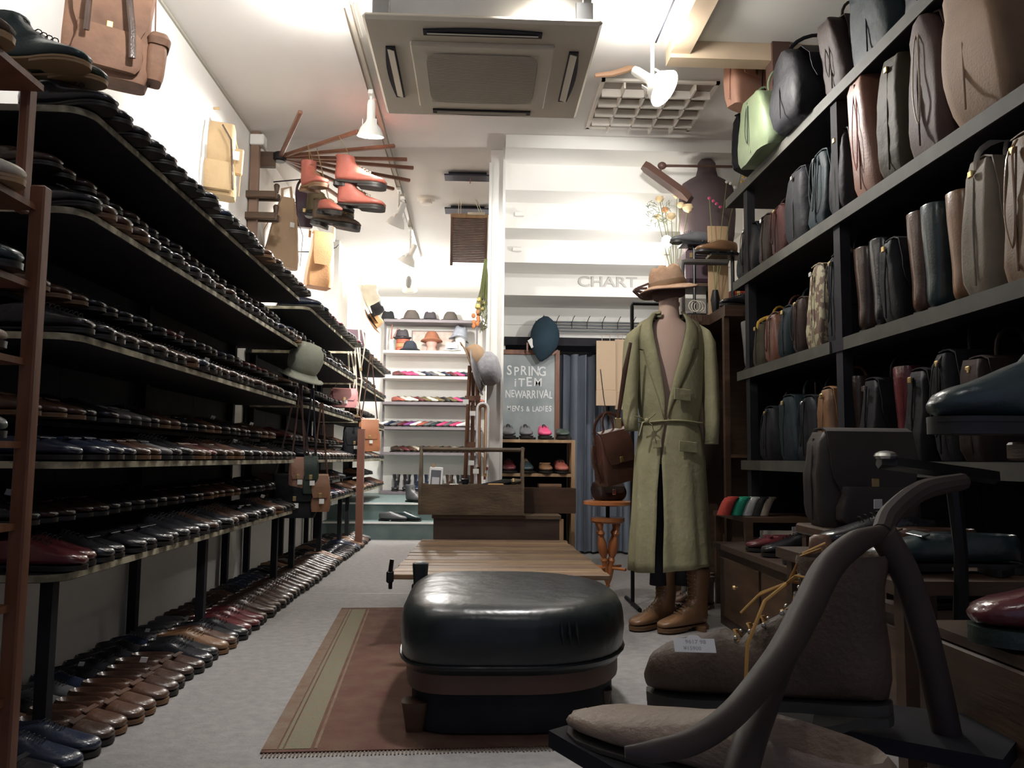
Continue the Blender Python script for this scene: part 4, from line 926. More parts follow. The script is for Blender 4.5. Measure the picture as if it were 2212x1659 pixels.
for (x, y, a) in ((0, -.37, 0), (0, .39, 0), (-.385, 0, PI/2), (.385, 0, PI/2)):
    M = T(x, y, 0) @ rzm(a)
    bow = [(-.24, -.02), (.24, -.02)]+[(.24-.06*i, .02+.016*math.sin(PI*i/8)) for i in range(9)]
    if y < 0 or x < 0: bow = [(-p[0], -p[1]) for p in bow]
    if x: bow = [(-p[0], -p[1]) for p in bow]
    MB().prism(bow, .004, .0115, M).build('outlet_slot', DKM, ac)
    if y <= .1: MB().box((0, 0, .001), (.45, .012 if y < -.1 else .030, .004), (rx(.3)).to_3x3(), .001).build('louver_vane', ACM, ac).matrix_local = M
    else: MB().box((0, 0, .001), (.44, .03, .004)).build('louver_vane', ACG, ac).matrix_local = M
for x in (-.42, .42):
    MB().box((x, -.40, .20), (.03, .02, .34)).build('hanger', STEEL, ac); MB().box((x*.96, -.43, .07), (.07, .02, .09), ch=.003).build('bracket', STEEL, ac)
# ------------------------------------------------------------------ recessed louvre light (off)
lg = thing('louver_light', 'unlit square recessed ceiling light with white louvre grid', 'ceiling light', (.99, 4.72, H-.004))
LX, LY = .33, .34
LGM = mat('louver_white', (.82, .77, .70), .5)
for a, b in (((-LX, -LY, -.012), (LX, -LY+.02, .003)), ((-LX, LY-.02, -.012), (LX, LY, .003)), ((-LX, -LY, -.012), (-LX+.02, LY, .003)), ((LX-.02, -LY, -.012), (LX, LY, .003))): MB().span(a, b).build('frame_side', LGM, lg)
MB().span((-LX, -LY, .0025), (LX, LY, .0035)).build('reflector', mat('louver_back', (.42, .37, .32), .6), lg)
for k in range(1, 5): MB().box((-LX+k*2*LX/5, 0, -.022), (.010, 2*LY-.04, .045)).build('louver_slat', LGM, lg)
for k in range(1, 5): MB().box((0, -LY+k*2*LY/5, -.022), (2*LX-.04, .014, .045)).build('louver_slat', LGM, lg)
# ------------------------------------------------------------------ lighting tracks and spots
trk = thing('light_track', 'long thin grey lighting track running down the ceiling toward the recess', 'light track', (-.63, 5, H))
MB().span((-.017, -4.6, -.025), (.017, 3.6, -.001)).build('rail', mat('track_grey', (.42, .39, .33), .5), trk)
for x in (-.017, .017): MB().span((x-.002, -4.6, -.032), (x+.002, 3.6, -.02)).build('edge', mat('track_dark', (.16, .12, .09), .5), trk)
MB().span((-.03, -4.6, -.014), (.03, -1.0, -.0005)).build('cover', WHITE, trk)
for y in (-2.5, 1.5): MB().box((0, y, -.02), (.05, .09, .03), ch=.003).build('joint', WHITE, trk)
GLOW = mat('lamp_glow', (1, 1, 1), .5, emit=(1, .94, .85), espow=22)
SPW = mat('spot_white', (.82, .82, .78), .4)
def spotlamp(label, loc, aim, R=.055, L=.15, glow=True, top=None):
    t = thing('spotlight', label, 'spotlight', loc)
    d = (V(aim)-V(loc)).normalized(); q = d.to_track_quat('Z', 'Y').to_matrix().to_4x4()
    MB().lathe([(.001, -L*.55), (.020, -L*.55), (.024, -L*.45), (.024, -.02), (.030, 0), (R*.75, .03), (R, .075), (R*1.02, .08), (R*.95, .074), (R*.7, .03), (.02, .012), (.001, .012)], 20, q, (0, 0)).build('shade', SPW, t)
    for k in range(3): MB().box((0, 0, 0), (.003, .02, .07)).build('fin', SPW, t).matrix_local = q @ rzm(k*2*PI/3) @ T(R*.62, 0, .02)
    if glow: MB().lathe([(.001, .060), (R*.8, .061), (R*.86, .065), (.001, .072)], 16, q, (0, 0)).build('bulb', GLOW, t)
    tp = top if top is not None else H-.025-loc[2]
    MB().tube([(0, 0, 0), (.0, -.01, tp*.5), (0, 0, tp)], .009, 8).build('stem', SPW, t)
    MB().box((0, 0, tp-.012), (.03, .10, .026), ch=.004).build('adapter', SPW, t)
    return t
p = atY(790, 262, 4.95)
spotlamp('white spotlight on the track before the wooden drying arms', (-.63, 4.60, 2.70), (-.68, 4.9, 1.2), .075, .22)
spotlamp('white spotlight half behind the hanging red boots', (-.63, 6.3, 2.66), (-1.0, 6.6, 1.8), .075, .2)
spotlamp('tilted white spotlight on the track above the hat shelves', (-.63, 7.4, 2.62), (-.95, 7.6, 2.0), .085, .2)
# pendant lamp with hanging bare fitting
pd = thing('pendant_lamp', 'small lamp hanging on a cord at the end of the track', 'lamp', (-.74, 8.6, 2.62))
MB().tube([(0, 0, .28), (0, 0, .06)], .004, 6).build('cord', BLK, pd)
MB().lathe([(.001, .08), (.02, .07), (.032, .03), (.028, -.02), (.02, -.04)], 14).build('socket', mat('grey_plastic', (.28, .28, .27), .5), pd)
MB().lathe([(.001, -.03), (.04, -.035), (.075, -.055), (.08, -.075), (.06, -.078), (.001, -.06)], 24, T(.01, 0, -.01) @ rx(.6)).build('reflector', SPW, pd)
for i, (x, y) in enumerate(((-1.02, 9.6), (-.45, 9.6))):
    dl = thing('downlight', 'glowing recessed downlight in the recess ceiling, %s' % ['nearer the shoe racks', 'nearer the white pillar'][i], 'ceiling light', (x, y, H-.002))
    MB().lathe([(.07, -.004), (.09, -.008), (.09, .002), (.07, .002)], 24, cap=(0, 0)).build('trim_ring', WHITE, dl)
    MB().lathe([(.001, -.002), (.07, -.002), (.07, .001), (.001, .001)], 24, cap=(0, 0)).build('diffuser', mat('lamp_glow_soft', (1, 1, 1), .5, emit=(1, .95, .88), espow=6), dl)
sd = thing('smoke_detector', 'round pale smoke detector on the recess ceiling', 'smoke detector', tuple(atZ(921, 428, H-.001)))
MB().lathe([(.075, 0), (.072, -.018), (.05, -.03), (.048, -.05), (.001, -.052)], 20, cap=(0, 0)).build('body', WARMW, sd); MB().lathe([(.05, -.03), (.055, -.034), (.001, -.034)], 16, cap=(0, 0)).build('vent_ring', ACM, sd); MB().ell((.03, -.05, -.03), (.006, .006, .006), 8, 5).build('indicator', SPW, sd)
cl = thing('ceiling_lamp', 'round white ceiling lamp between the track and the air conditioner', 'ceiling light', (-.74, 3.62, H-.001))
MB().lathe([(.001, -.045), (.10, -.04), (.15, -.012), (.155, 0), (.001, 0)], 28, cap=(0, 0)).build('diffuser', mat('lamp_soft2', (1, 1, 1), .5, emit=(1, .97, .92), espow=.55), cl); MB().lathe([(.155, 0), (.16, -.012), (.168, -.01), (.17, 0)], 28, cap=(0, 0)).build('rim', WHITE, cl)
# second track and bright spot over the bag wall
tk2 = thing('light_track', 'short beige lighting track near the louvre light', 'light track', (.86, 3.3, H))
MB().span((-.02, -1.4, -.03), (.02, .62, -.001)).build('rail', ACM, tk2); MB().span((-.004, -1.4, -.034), (.004, .62, -.029)).build('slot', DKM, tk2)
spotlamp('bright white spotlight beside the air conditioner aimed at the bags', (.82, 3.82, 2.62), (1.25, 3.55, 2.2), .09, .22)
# timber-coloured duct below the ceiling
DUC = mat('beige_duct', (.66, .52, .36), .65, col2=(.60, .46, .32), nscale=4)
du = thing('ceiling_beam', 'beige L-shaped boxed beam under the ceiling', 'beam', (1.3, 4, H)); du['kind'] = 'structure'
MB().span((-.36, -.05, -.09), (.60, .05, -.001)).build('cross_piece', DUC, du); MB().span((-.36, -2.2, -.07), (-.26, -.05, -.001)).build('long_piece', DUC, du)
# bent wooden stick hanging under louvre light
bw = thing('wooden_yoke', 'curved pale wooden yoke hung under the ceiling behind the air conditioner', 'yoke', (.75, 4.25, 2.80))
MB().tube([tuple(V(atY(px, py, 4.25))-V((.75, 4.25, 2.80))) for px, py in ((1285, 163), (1320, 160), (1355, 150), (1392, 130), (1400, 122))], [.012, .016, .018, .016, .010], 8).build('wood', mat('yoke_wood', (.46, .27, .16), .6), bw)
# dark sheet-metal hanging bars and bamboo blind near the pillar
b1 = thing('metal_bar', 'dark sheet metal bar fixed flat on the recess ceiling', 'bar', tuple(atZ(1010, 384, H-.035)))
MB().box((0, 0, 0), (.34, .13, .012), ch=.002).build('plate', mat('dark_sheet', (.05, .05, .07), .35, metal=.6), b1); MB().box((0, 0, .02), (.28, .05, .028)).build('spacer', BLK, b1)
MB().tube([(.02, 0, 0), (.02, -.02, -.05)], .003, 5).build('loose_wire', mat('pink_wire', (.5, .15, .12), .6), b1)
b2 = thing('metal_bar', 'second dark sheet metal bar on ceiling behind the bamboo blind', 'bar', tuple(atZ(1010, 456, H-.035)))
MB().box((0, 0, 0), (.38, .16, .012), ch=.002).build('plate', MATS['dark_sheet'], b2); MB().box((0, 0, .02), (.28, .05, .028)).build('spacer', BLK, b2)
q0, q1 = atY(976, 470, 6.6), atY(1050, 568, 6.6)
bb = thing('bamboo_blind', 'brown slatted bamboo blind hanging on cords beside the white pillar', 'blind', ((q0.x+q1.x)/2, 6.6, q1.z))
bw_, bh = q1.x-q0.x, q0.z-q1.z; BBM = mat('bamboo_brown', (.10, .055, .045), .6, col2=(.16, .09, .06), nscale=12)
for k in range(26): MB().box((0, 0, bh*(k+.5)/26), (bw_, .012, bh/26*.80), ch=.002).build('slat', BBM, bb)
for s_ in (-1, 1): MB().box((s_*bw_*.49, -.012, bh*.46), (.022, .014, bh*1.08), ch=.003).build('side_stile', BBM, bb)
MB().box((0, 0, bh+.015), (bw_*1.08, .03, .035), ch=.004).build('head_rail', WOODL, bb); MB().box((bw_*.2, -.02, bh+.03), (bw_*.5, .02, .02)).build('top_strip', LEA['cream'], bb)
for x in (-.09, -.07, .09, .11): MB().tube([(x, 0, bh+.03), (x*.7-.02, 0, H-q1.z)], .003, 5).build('cord', LEA['cream'], bb)
# ------------------------------------------------------------------ radial wooden drying arms on the wall
hub = V((-1.33, 5.39, 2.77))
fan = thing('drying_rack', 'fan of reddish wooden rods spreading from a hub on the wall', 'drying rack', hub)
MB().lathe([(.035, -.03), (.045, -.02), (.045, .02), (.035, .03)], 16, cap=(1, 1)).build('hub', BLK, fan)
MB().span((-.16, -.02, -.07), (-.03, .02, .03)).build('bracket', WOODD, fan)
ROD = mat('rod_wood', (.17, .07, .045), .45, col2=(.26, .12, .07), nscale=8)
ends = [(-1.04, 4.65), (-.75, 4.92), (-.55, 5.15), (-.49, 5.37), (-.46, 5.54), (-.507, 5.81), (-.64, 5.99), (-.87, 6.14), (-1.08, 6.22)]
for i, (x, y) in enumerate(ends):
    d = V((x, y, hub.z))-hub; a = math.atan2(d.y, d.x); L = d.length
    MB().box((L/2+.02, 0, 0), (L-.04, .026, .022), ch=.004).build('rod', ROD, fan).matrix_local = rzm(a) @ T(0, 0, (i % 3)*.003)
wp = thing('coat_post', 'old wooden wall post with two pairs of short dark crossbars', 'post', tuple(atY(548, 430, 5.3)))
MB().box((0, .0, .10), (.055, .05, .95), ch=.005).build('post', mat('post_wood', (.17, .10, .07), .6, col2=(.26, .17, .12), nscale=5), wp)
for z in (.02, -.12):
    for y in (-.05, .04): MB().box((.04, y, z+y*.1), (.24, .035, .045), ch=.006).build('crossbar', WOODD, wp)
    for x in (-.02, .14): MB().lathe([(.012, 0), (.02, .05), (.012, .06)], 8, T(x, .02, z+.03)).build('knob', WOODD, wp)
# conduit box at the wall corner
cj = thing('cable_box', 'white cable trunking with junction box high in the wall corner', 'trunking', (-1.45, 5.3, 2.84)); MB().box((0, 0, 0), (.09, .09, .07), ch=.006).build('box', WHITE, cj); MB().tube([(.02, .04, -.02), (.06, .2, -.05), (.05, .35, -.04)], .006, 6).build('conduit', WHITE, cj)
# ------------------------------------------------------------------ boots and bags hanging on the arms
RED = LEA['red']
def hang_foot(label, color, px, py, y, rot, h, kind, sc=1.0, sole=SOLEBR, cord=True, top=2.77, group=None):
    p = atY(px, py, y)
    t = foot('hanging_boot' if kind != 'low' else 'hanging_shoe', label, 'boot' if kind != 'low' else 'shoe', color, kind, p, rot, h=h, sole=sole, lace=LACEW, sc=sc, group=group, thick=.012, heelh=.02)
    if cord:
        Mi = (T(*p) @ t.rotation_euler.to_matrix().to_4x4() @ Matrix.Scale(sc, 4)).inverted()
        for dx in (-.01, .012):
            a = V((.09, dx, h*.95)); b = Mi @ V((p.x+.02, p.y+dx, top))
            MB().tube([a, b], .0018/sc, 5).build('hanging_lace', LACEW, t)
    return t
GB = 'boots hanging from the wooden rods'
hang_foot('pale red-brown ankle boot hanging by its laces from a rod', 'red', 655, 415, 5.15, (0, .15, .15-PI/2+.5), .17, 'high', 1.0, group=GB)
hang_foot('bright red leather ankle boot hanging with heel toward the wall', 'red', 722, 402, 5.0, (0, .12, -.15), .15, 'high', 1.12, SOLEB, group=GB)
hang_foot('red low boot hanging just under the bright red ankle boot', 'red', 728, 452, 5.02, (0, .10, -.2), .12, 'high', 1.05, SOLEB, cord=False, group=GB)
hang_foot('small coral shoe hanging below the pale red-brown boot', 'red', 690, 462, 5.1, (0, .25, -.9), .12, 'low', .85, SOLEB, cord=False, group=GB)
hang_foot('black heavy boot hanging lowest, its sole toward the aisle', 'oiled brown', 672, 485, 5.2, (0, .18, -.15), .13, 'high', 1.1, SOLEB, group=GB)
hang_foot('dark olive boot hanging behind the black heavy one', 'olive', 660, 468, 5.45, (0, .10, -.05), .13, 'high', 1.1, SOLEB, group=GB)
# bags on the wall
LTB = lea('big_tan_canvas', (.15, .08, .05), .75, 1.9, nscale=7, bump=.35, bscale=30)
r1 = bag('large weathered tan leather rucksack hanging high on the wall above the racks', 'tan', tuple(atY(222, 176, 3.0)), (0, .06, .45), .30, .40, .13, None, flap=True, handle='none', strap=False, pocket=True, name='rucksack', seed=31, m=LTB, strapcol=LEA['dark brown'], belly=.04, taper=.95)
MB().tube([(.03, -.09, .42), (.05, -.11, .30), (.075, -.125, .16), (.085, -.13, .06)], .012, 6, .5).build('strap', LEA['dark brown'], r1)
MB().tube([(-.07, -.09, .42), (-.075, -.11, .30), (-.07, -.125, .12)], .010, 6, .5).build('strap', LEA['dark brown'], r1)
MB().loft([sq_ring(.165, -.02, z, .07*k, .11*k, .5) for z, k in ((.03, .8), (.06, 1), (.14, 1.05), (.18, .9), (.20, .6))]).build('side_pocket', LTB, r1)
MB().loft([sq_ring(.168, -.025, z, .085*k, .12*k, .5) for z, k in ((.165, .9), (.19, 1), (.215, .7))]).build('side_pocket_flap', LTB, r1)
KHK = lea('khaki_canvas', (.50, .36, .20), .8, 1.2, nscale=7, bump=.3, bscale=40)
r2 = bag('khaki canvas rucksack with dark leather straps hanging beside the wooden post', 'cream', tuple(atY(458, 425, 4.55)), (0, .04, .35), .27, .42, .14, None, handle='none', flap=False, buckle=False, pocket=True, name='rucksack', seed=32, m=KHK, taper=.62, strapcol=LEA['dark brown'])
MB().tube([(-.04, 0, .40), (-.06, 0, .50), (.0, 0, .51)], .010, 6, .4).build('hanging_strap', KHK, r2); MB().tube([(.02, -.10, .38), (.07, -.11, .30), (.09, -.13, .12), (.10, -.12, .02)], .011, 6, .5).build('strap', LEA['dark brown'], r2)
MB().box((.12, -.06, .20), (.05, .03, .15), ch=.008).build('side_pocket', KHK, r2); MB().box((.10, -.105, .22), (.04, .004, .05)).build('price_tag', PAPER, r2)
r3 = bag('long tan tote bag hanging below the wooden crossbars', 'tan', tuple(atY(606, 578, 5.75)), (0, .05, .4), .26, .50, .10, None, flap=False, handle='none', buckle=False, name='tote_bag', seed=33, m=lea('tan_cotton', (.46, .32, .20), .8, 1.2, nscale=4, bump=.3, bscale=25), taper=.36, belly=.02)
MB().tube([(-.03, 0, .48), (-.035, 0, .56), (.02, 0, .585), (.04, 0, .48)], .010, 6, .4).build('handle', MATS['tan_cotton'], r3); MB().box((.045, -.055, .30), (.03, .003, .035)).build('price_tag', PAPER, r3)
r4 = bag('golden tan drawstring duffel hanging past the tote bag', 'tan', tuple(atY(686, 622, 6.25)), (0, .05, .4), .20, .42, .16, None, flap=True, handle='none', buckle=False, strap=.26, name='duffel_bag', seed=34, m=lea('golden_tan', (.50, .27, .12), .55, 1.2), taper=.7)
r5 = thing('wall_hook', 'black twisted metal hook beside the golden duffel', 'hook', tuple(atY(712, 545, 6.6))); MB().tube([(-.02, 0, 0), (-.02, 0, .07), (.02, 0, .07), (.02, 0, .03)], .005, 6).build('hook', BLK, r5); MB().tube([(.02, 0, .03), (.05, 0, .04), (.07, 0, .065)], .004, 6).build('prong', BLK, r5)
bg = bag('dark purple small bag dangling between the tote and red boots', 'purple', tuple(atY(655, 492, 5.9)), (0, 0, .3), .12, .26, .05, None, handle='none', name='leather_bag', seed=35, strap=.10, m=lea('plum', (.045, .02, .035), .4, 1.5))
# pale hats hung on the far wall
def hat(label, loc, rot, colr, R=.088, Hh=.115, brim=.15, group=None, name='hat', m=None, sc=1, upturn=.02, band=None):
    t = thing(name, label, 'hat', loc, rot=rot, group=group, sc=sc); m = m or LEA[colr]
    n = 28; rings = []
    for tt, k in ((0, 1), (.2, .99), (.5, .95), (.78, .86), (.93, .76), (1, .62), (.93, .3), (.9, .04)):
        rings.append([(R*k*math.cos(2*PI*j/n), R*1.15*k*math.sin(2*PI*j/n)*(1-.12*tt), Hh*tt+(.012 if abs(math.cos(2*PI*j/n)) > .5 and k < .8 else 0)) for j in range(n)])
    MB().loft(rings).build('crown', m, t, 2)
    MB().loft([[(r*math.cos(2*PI*j/n), r*1.12*math.sin(2*PI*j/n), z+upturn*(r-R)/(brim-R)*abs(math.cos(2*PI*j/n))) for j in range(n)] for r, z in ((R*.97, .004), (R*1.2, .0), (brim, .004), (brim, .008), (R*1.2, .005), (R*.97, .010))], (0, 0)).build('brim', m, t, 2)
    MB().loft([[(R*k*math.cos(2*PI*j/n), R*1.15*k*math.sin(2*PI*j/n)*.99, z) for j in range(n)] for k, z in ((1.005, .006), (1.02, .012), (1.012, .032), (.99, .034))], (0, 0)).build('hat_band', band or BLK, t, 2)
    return t
FELT = {k: mat('felt_'+k, c, .9, col2=tuple(min(1, x*1.35) for x in c), nscale=10, bump=.2, bscale=200) for k, c in dict(black=(.014, .014, .017), brown=(.075, .055, .045), charcoal=(.055, .048, .055), umber=(.09, .075, .065), red_brown=(.25, .10, .055), grey=(.25, .27, .31), white=(.75, .74, .72), ivory=(.70, .64, .52), tan=(.42, .22, .10), navy=(.02, .025, .035)).items()}
hat('ivory felt hat hung sideways on the wall above the far racks', tuple(atY(786, 640, 8.4)), (0, 1.3, 0), 'x', m=FELT['ivory'], sc=1.25, band=FELT['ivory'])
hat('black felt hat hung behind the ivory hat', tuple(atY(797, 668, 8.75)), (0, 1.15, 0), 'x', m=FELT['black'], sc=1.2)
hat('tan felt hat hanging below the black one by the racks', tuple(atY(800, 697, 8.8)), (0, 1.0, 0), 'x', m=FELT['tan'], sc=1.0)
bag('dusty purple leather bag standing on the far rack top', 'purple', (-1.22, 7.9, 1.80), (0, 0, .3), .26, .20, .10, None, handle='none', seed=40, m=lea('dusty_purple', (.12, .065, .09), .5, 1.4))

for t_, zz in ((r4, .66), (bg, .34)):
    MB().tube([(0, 0, zz), (0, .0, zz+.02), tuple(t_.rotation_euler.to_matrix().inverted() @ V((-1.5-t_.location.x, .02, zz)))], .005, 6).build('wall_peg', BLK, t_)
MB().tube([(0, 0, .0), (-1.5-r5.location.x, 0, .0)], .005, 6).build('wall_peg', BLK, r5)
# ------------------------------------------------------------------ back recess shelving with hats and flats
BY = 10.42
def zY(py, y=BY, px=910): return atY(px, py, y).z
bs = thing('wall_shelving', 'white-backed wall shelving in the recess with hats above and shoes below', 'shelf rack', (-.6, 10.6, .34)); off = -bs.location
SHG = mat('grey_shelf', (.16, .14, .15), .6); SHW = mat('pale_shelf', (.62, .59, .55), .6)
BL = [('hat', zY(690), SHG), ('lower hat', zY(757), SHW), ('first', zY(812), SHW), ('second', zY(868), SHG), ('third', zY(922), SHG), ('fourth', zY(977), SHG), ('bottom', zY(1062), SHG)]
for nm, z, m in BL:
    o = MB().span((-1.20, BY, z-.035), (.055, 10.79, z-.001)).build('shelf_board', m, bs); o.location = off
for x in (-1.20, -.02):
    o = MB().span((x-.012, 10.60, .345), (x+.012, 10.64, BL[0][1])).build('upright', SHG, bs); o.location = off
for i, (px, c, lb, s_) in enumerate(((838, 'black', 'black fedora at the rack end of the upper hat shelf', 1.0), (889, 'umber', 'tall brown-grey fedora on the upper hat shelf', 1.12), (929, 'charcoal', 'charcoal fedora in the middle of the upper hat shelf', 1.0), (973, 'umber', 'dark umber fedora near the dried flowers on upper shelf', 1.02))):
    p = atY(px, 690, 10.6); hat(lb, (p.x, 10.6, BL[0][1]+.002), (0, 0, PI/2 if i % 2 else 0), c, m=FELT[c], sc=s_*.98, brim=.128, group='felt hats on the upper hat shelf')
z = BL[1][1]+.002
def at2(px): return atY(px, 757, 10.6).x
hs = thing('hat_box', 'stack of round red-orange hat boxes on the lower hat shelf', 'hat box', (at2(870), 10.62, z))
for k in range(3): MB().lathe([(.001, .055*k), (.095-.004*k, .055*k), (.095-.004*k, .055*k+.05), (.001, .055*k+.05)], 20, cap=(0, 0)).build('box_tier', mat('hatbox_%d' % (k % 2), [(.45, .11, .06), (.60, .22, .10)][k % 2], .6), hs)
hat('dark grey-brown fedora on the red-orange hat boxes', (at2(868), 10.62, z+.162), (0, 0, 0), 'x', m=FELT['charcoal'], brim=.12)
hat('small black fedora standing on the lower hat shelf', (at2(887), 10.5, z), (0, 0, PI/2), 'x', m=FELT['navy'], sc=.98, brim=.12)
def headform(label, px, h, m):
    t = thing('hat_form', label, 'hat form', (at2(px), 10.6, z))
    MB().loft([er(0, 0, q, w, w*.9, 18) for q, w in ((0, .15), (.02, .15), (.06, .11), (h*.5, .12), (h*.8, .15), (h, .13), (h+.02, .06))]).build('head', m, t, 2); MB().loft([er(0, 0, q, .18, .17, 18) for q in (0, .012)]).build('base', m, t); return t
headform('rose coloured head form under the red-brown fedora', 932, .14, mat('rose_form', (.50, .28, .24), .7))
hat('red-brown fedora with pale band on the rose head form', (at2(932), 10.6, z+.13), (0, .12, PI/2), 'x', m=FELT['red_brown'], sc=1.05, brim=.12, band=mat('rust_band', (.42, .2, .1), .7))
headform('white head form under the grey cloche hat', 995, .22, SPW)
hat('grey cloche hat on the white head form', (at2(992), 10.6, z+.20), (0, .2, 0), 'x', m=FELT['grey'], sc=1.1, brim=.12, upturn=-.05, band=FELT['grey'])
hat('white straw boater with navy band lying on the lower hat shelf', (at2(976), 10.5, z), (0, 0, 0), 'x', m=FELT['white'], sc=.95, brim=.13, band=FELT['navy'])
gj = thing('glass_jar', 'clear glass jar holding thin reddish twigs on the lower hat shelf', 'jar', (at2(846), 10.55, z))
MB().lathe([(.03, 0), (.032, .10), (.022, .13), (.022, .15)], 14).build('glass', mat('jar_glass', (.45, .62, .60), .1), gj)
for k in range(9): MB().tube([(0, 0, .05), (.012*math.cos(k*2), .01*math.sin(k*2), .16), (.05*math.cos(k*2.1)+.03, .03*math.sin(k), .30+.02*(k % 3))], .004, 5).build('twig', mat('red_twig', (.35, .12, .09), .7), gj)
pn = thing('picture_panel', 'pale framed picture leaning against the wall behind the red-brown fedora', 'picture', (atY(945, 757, 10.72).x, 10.74, z)); MB().span((-.34, 0, 0), (.34, .02, .30)).build('frame', mat('pic_frame', (.25, .2, .18), .6), pn); MB().span((-.325, -.004, .015), (.325, .0, .285)).build('print', mat('pic_print', (.72, .64, .58), .8, col2=(.55, .42, .36), nscale=14), pn)
# colourful flats
cols = {2: ['burgundy', 'pink', 'pink', 'cream', 'navy', 'grey', 'cream', 'navy', 'burgundy', 'pink', 'navy', 'grey', 'white'], 3: ['red', 'cream', 'cream', 'burgundy', 'olive', 'cream', 'olive', 'black', 'olive', 'pink', 'navy', 'grey', 'red'],
        4: ['white', 'navy', 'grey', 'burgundy', 'purple', 'white', 'red', 'grey', 'teal', 'pink', 'grey', 'pink', 'white'], 5: ['dark brown', 'burgundy', 'brown', 'cream', 'black', 'brown', 'tan', 'black', 'burgundy', 'cream', 'black', 'burgundy', 'brown']}
fp = {}
for lv, cs in cols.items():
    for i, c in enumerate(cs):
        x = -1.10+i*.084
        lab = '%s flat shoe, %s from the rack end of recess shoe shelf %s' % (c, ordw(i), ['one', 'two', 'three', 'four'][lv-2])
        rot = (0, 0, -PI/2+(.75 if lv != 4 else -.75)); loc = (x, BY+.30, BL[lv][1]+.001); g = 'coloured flat shoes on the recess shelves'
        if c not in fp:
            t = foot('flat_shoe', lab, 'shoe', c, 'low', loc, rot, group=g, sc=.85); fp[c] = (t, kids(t))
        else: copyt(fp[c][0], fp[c][1], loc, rot, lab, g, .85)
for i in range(8):
    c = ['black', 'black', 'navy', 'navy', 'black', 'dark brown', 'black', 'black'][i]; x = -1.02+i*.135
    foot('ankle_boot', '%s ankle boot on the bottom recess shelf, %s from the racks' % (c, ordw(i)), 'boot', c, 'high', (x, BY+.30, BL[6][1]+.001), (0, 0, -PI/2), h=.20, group='dark boots on the bottom recess shelf')
# shoes displayed on the steps
for i, (x, y, zz, c, lb) in enumerate(((-.72, 8.40, .171, 'teal', 'dark green shoe displayed on the lower teal step'), (-.86, 8.38, .171, 'grey', 'grey shoe on the lower teal step beside the racks'), (-.62, 8.75, .341, 'grey', 'grey-blue boot standing on the upper teal step'))):
    foot('ankle_boot' if i == 2 else 'casual_shoe', lb, 'boot' if i == 2 else 'shoe', c, 'high' if i == 2 else 'low', (x-.1, y, zz), (0, 0, -.3-(.5 if i == 2 else 0)), h=.17)
# ------------------------------------------------------------------ things by the pillar
FLW = mat('dry_yellow', (.75, .62, .22), .8); FLO = mat('dry_orange', (.75, .30, .12), .8); STM = mat('dry_stem', (.22, .25, .10), .8)
df = thing('dried_flowers', 'bunch of dried yellow and orange flowers hanging upside down by the pillar', 'dried flowers', tuple(atY(1044, 640, 5.6)))
rnd = random.Random(11)
st_m = MB(); 
for k in range(16): st_m.tube([(.005+.002*k % .02, 0, .26), (-.02+.004*k, rnd.uniform(-.02, .02), .05), (-.055+.006*k, rnd.uniform(-.03, .03), -.08-.008*k)], .0022, 4)
tag(st_m.build('stems', STM, df), kind='stuff')
for k in range(7): MB().ell((-.04+rnd.uniform(-.015, .05), rnd.uniform(-.02, .02), -.02-.012*k), (.02, .02, .014), 9, 5).build('flower_head', FLW, df)
for k in range(8): MB().ell((-.055+rnd.uniform(-.01, .025), rnd.uniform(-.02, .02), -.11-.014*k), (.014, .014, .018), 8, 5).build('flower_head', FLO, df)
lf = MB()
for k in range(40):
    c = (rnd.uniform(-.02, .035), rnd.uniform(-.03, .03), rnd.uniform(-.24, .0)); lf.box(c, (.004, .012, .035), Matrix.Rotation(rnd.uniform(-1, 1), 3, 'Y'))
tag(lf.build('leaves', mat('dry_leaf', (.16, .17, .07), .8), df), kind='stuff')
def cap(label, px, py, y, m, rot, sc=1.0, brimd=1):
    t = thing('cap', label, 'hat', tuple(atY(px, py, y)), rot=rot, sc=sc)
    MB().loft([[(r*math.cos(2*PI*j/20), r*1.15*math.sin(2*PI*j/20), zz) for j in range(20)] for r, zz in ((.085, 0), (.095, .02), (.10, .05), (.088, .08), (.06, .10), (.01, .105))]).build('crown', m, t, 2)
    MB().loft([[(r*math.cos(a), r*1.1*math.sin(a), -.004-.02*(r > .1)) for a in [-PI/2+PI*q/12-PI/2 for q in range(13)]] for r in (.085, .115, .14)], closed=False).build('visor', m, t, 2).modifiers.new('t', 'SOLIDIFY').thickness = .004
    return t
cap('grey marled wool cap hanging by the white pillar', 1040, 800, 5.35, mat('grey_wool', (.30, .29, .31), .95, col2=(.42, .41, .43), nscale=30, bump=.4), (.2, 1.35, 0), 1.15)
cap('tan suede cap hanging beside the grey wool cap', 1016, 780, 5.35, mat('tan_suede2', (.42, .28, .17), .9), (.1, 1.2, .2), 1.0)
cap('grey-green cotton cap hanging at the gap between the near and middle racks', 652, 800, 5.15, mat('grey_green_cotton', (.30, .31, .25), .9, bump=.3), (.35, .15, .7), (1.05, 1.05, 1.7))
es = thing('easel', 'brown wooden easel leaning upright next to the white pillar', 'easel', (0, 5.4, 0))
EW = mat('easel_wood', (.16, .075, .045), .55)
for (a, b) in (((1015, 790), (1004, 1060)), ((1030, 790), (1036, 1062))):
    p, q = atY(*a, 5.3), atY(*b, 5.3); MB().tube([(q.x, -.1, 0), (q.x, -.1, q.z), (p.x, -.1, p.z)], .013, 4).build('post', EW, es)
for py in (860, 960): p, q = atY(1008, py, 5.3), atY(1034, py, 5.3); MB().box(((p.x+q.x)/2, -.1, p.z), (.10, .02, .03)).build('crossbar', EW, es)
MB().tube([(-.03, .25, 0), (-.03, -.08, 1.35)], .012, 4).build('rear_leg', EW, es)
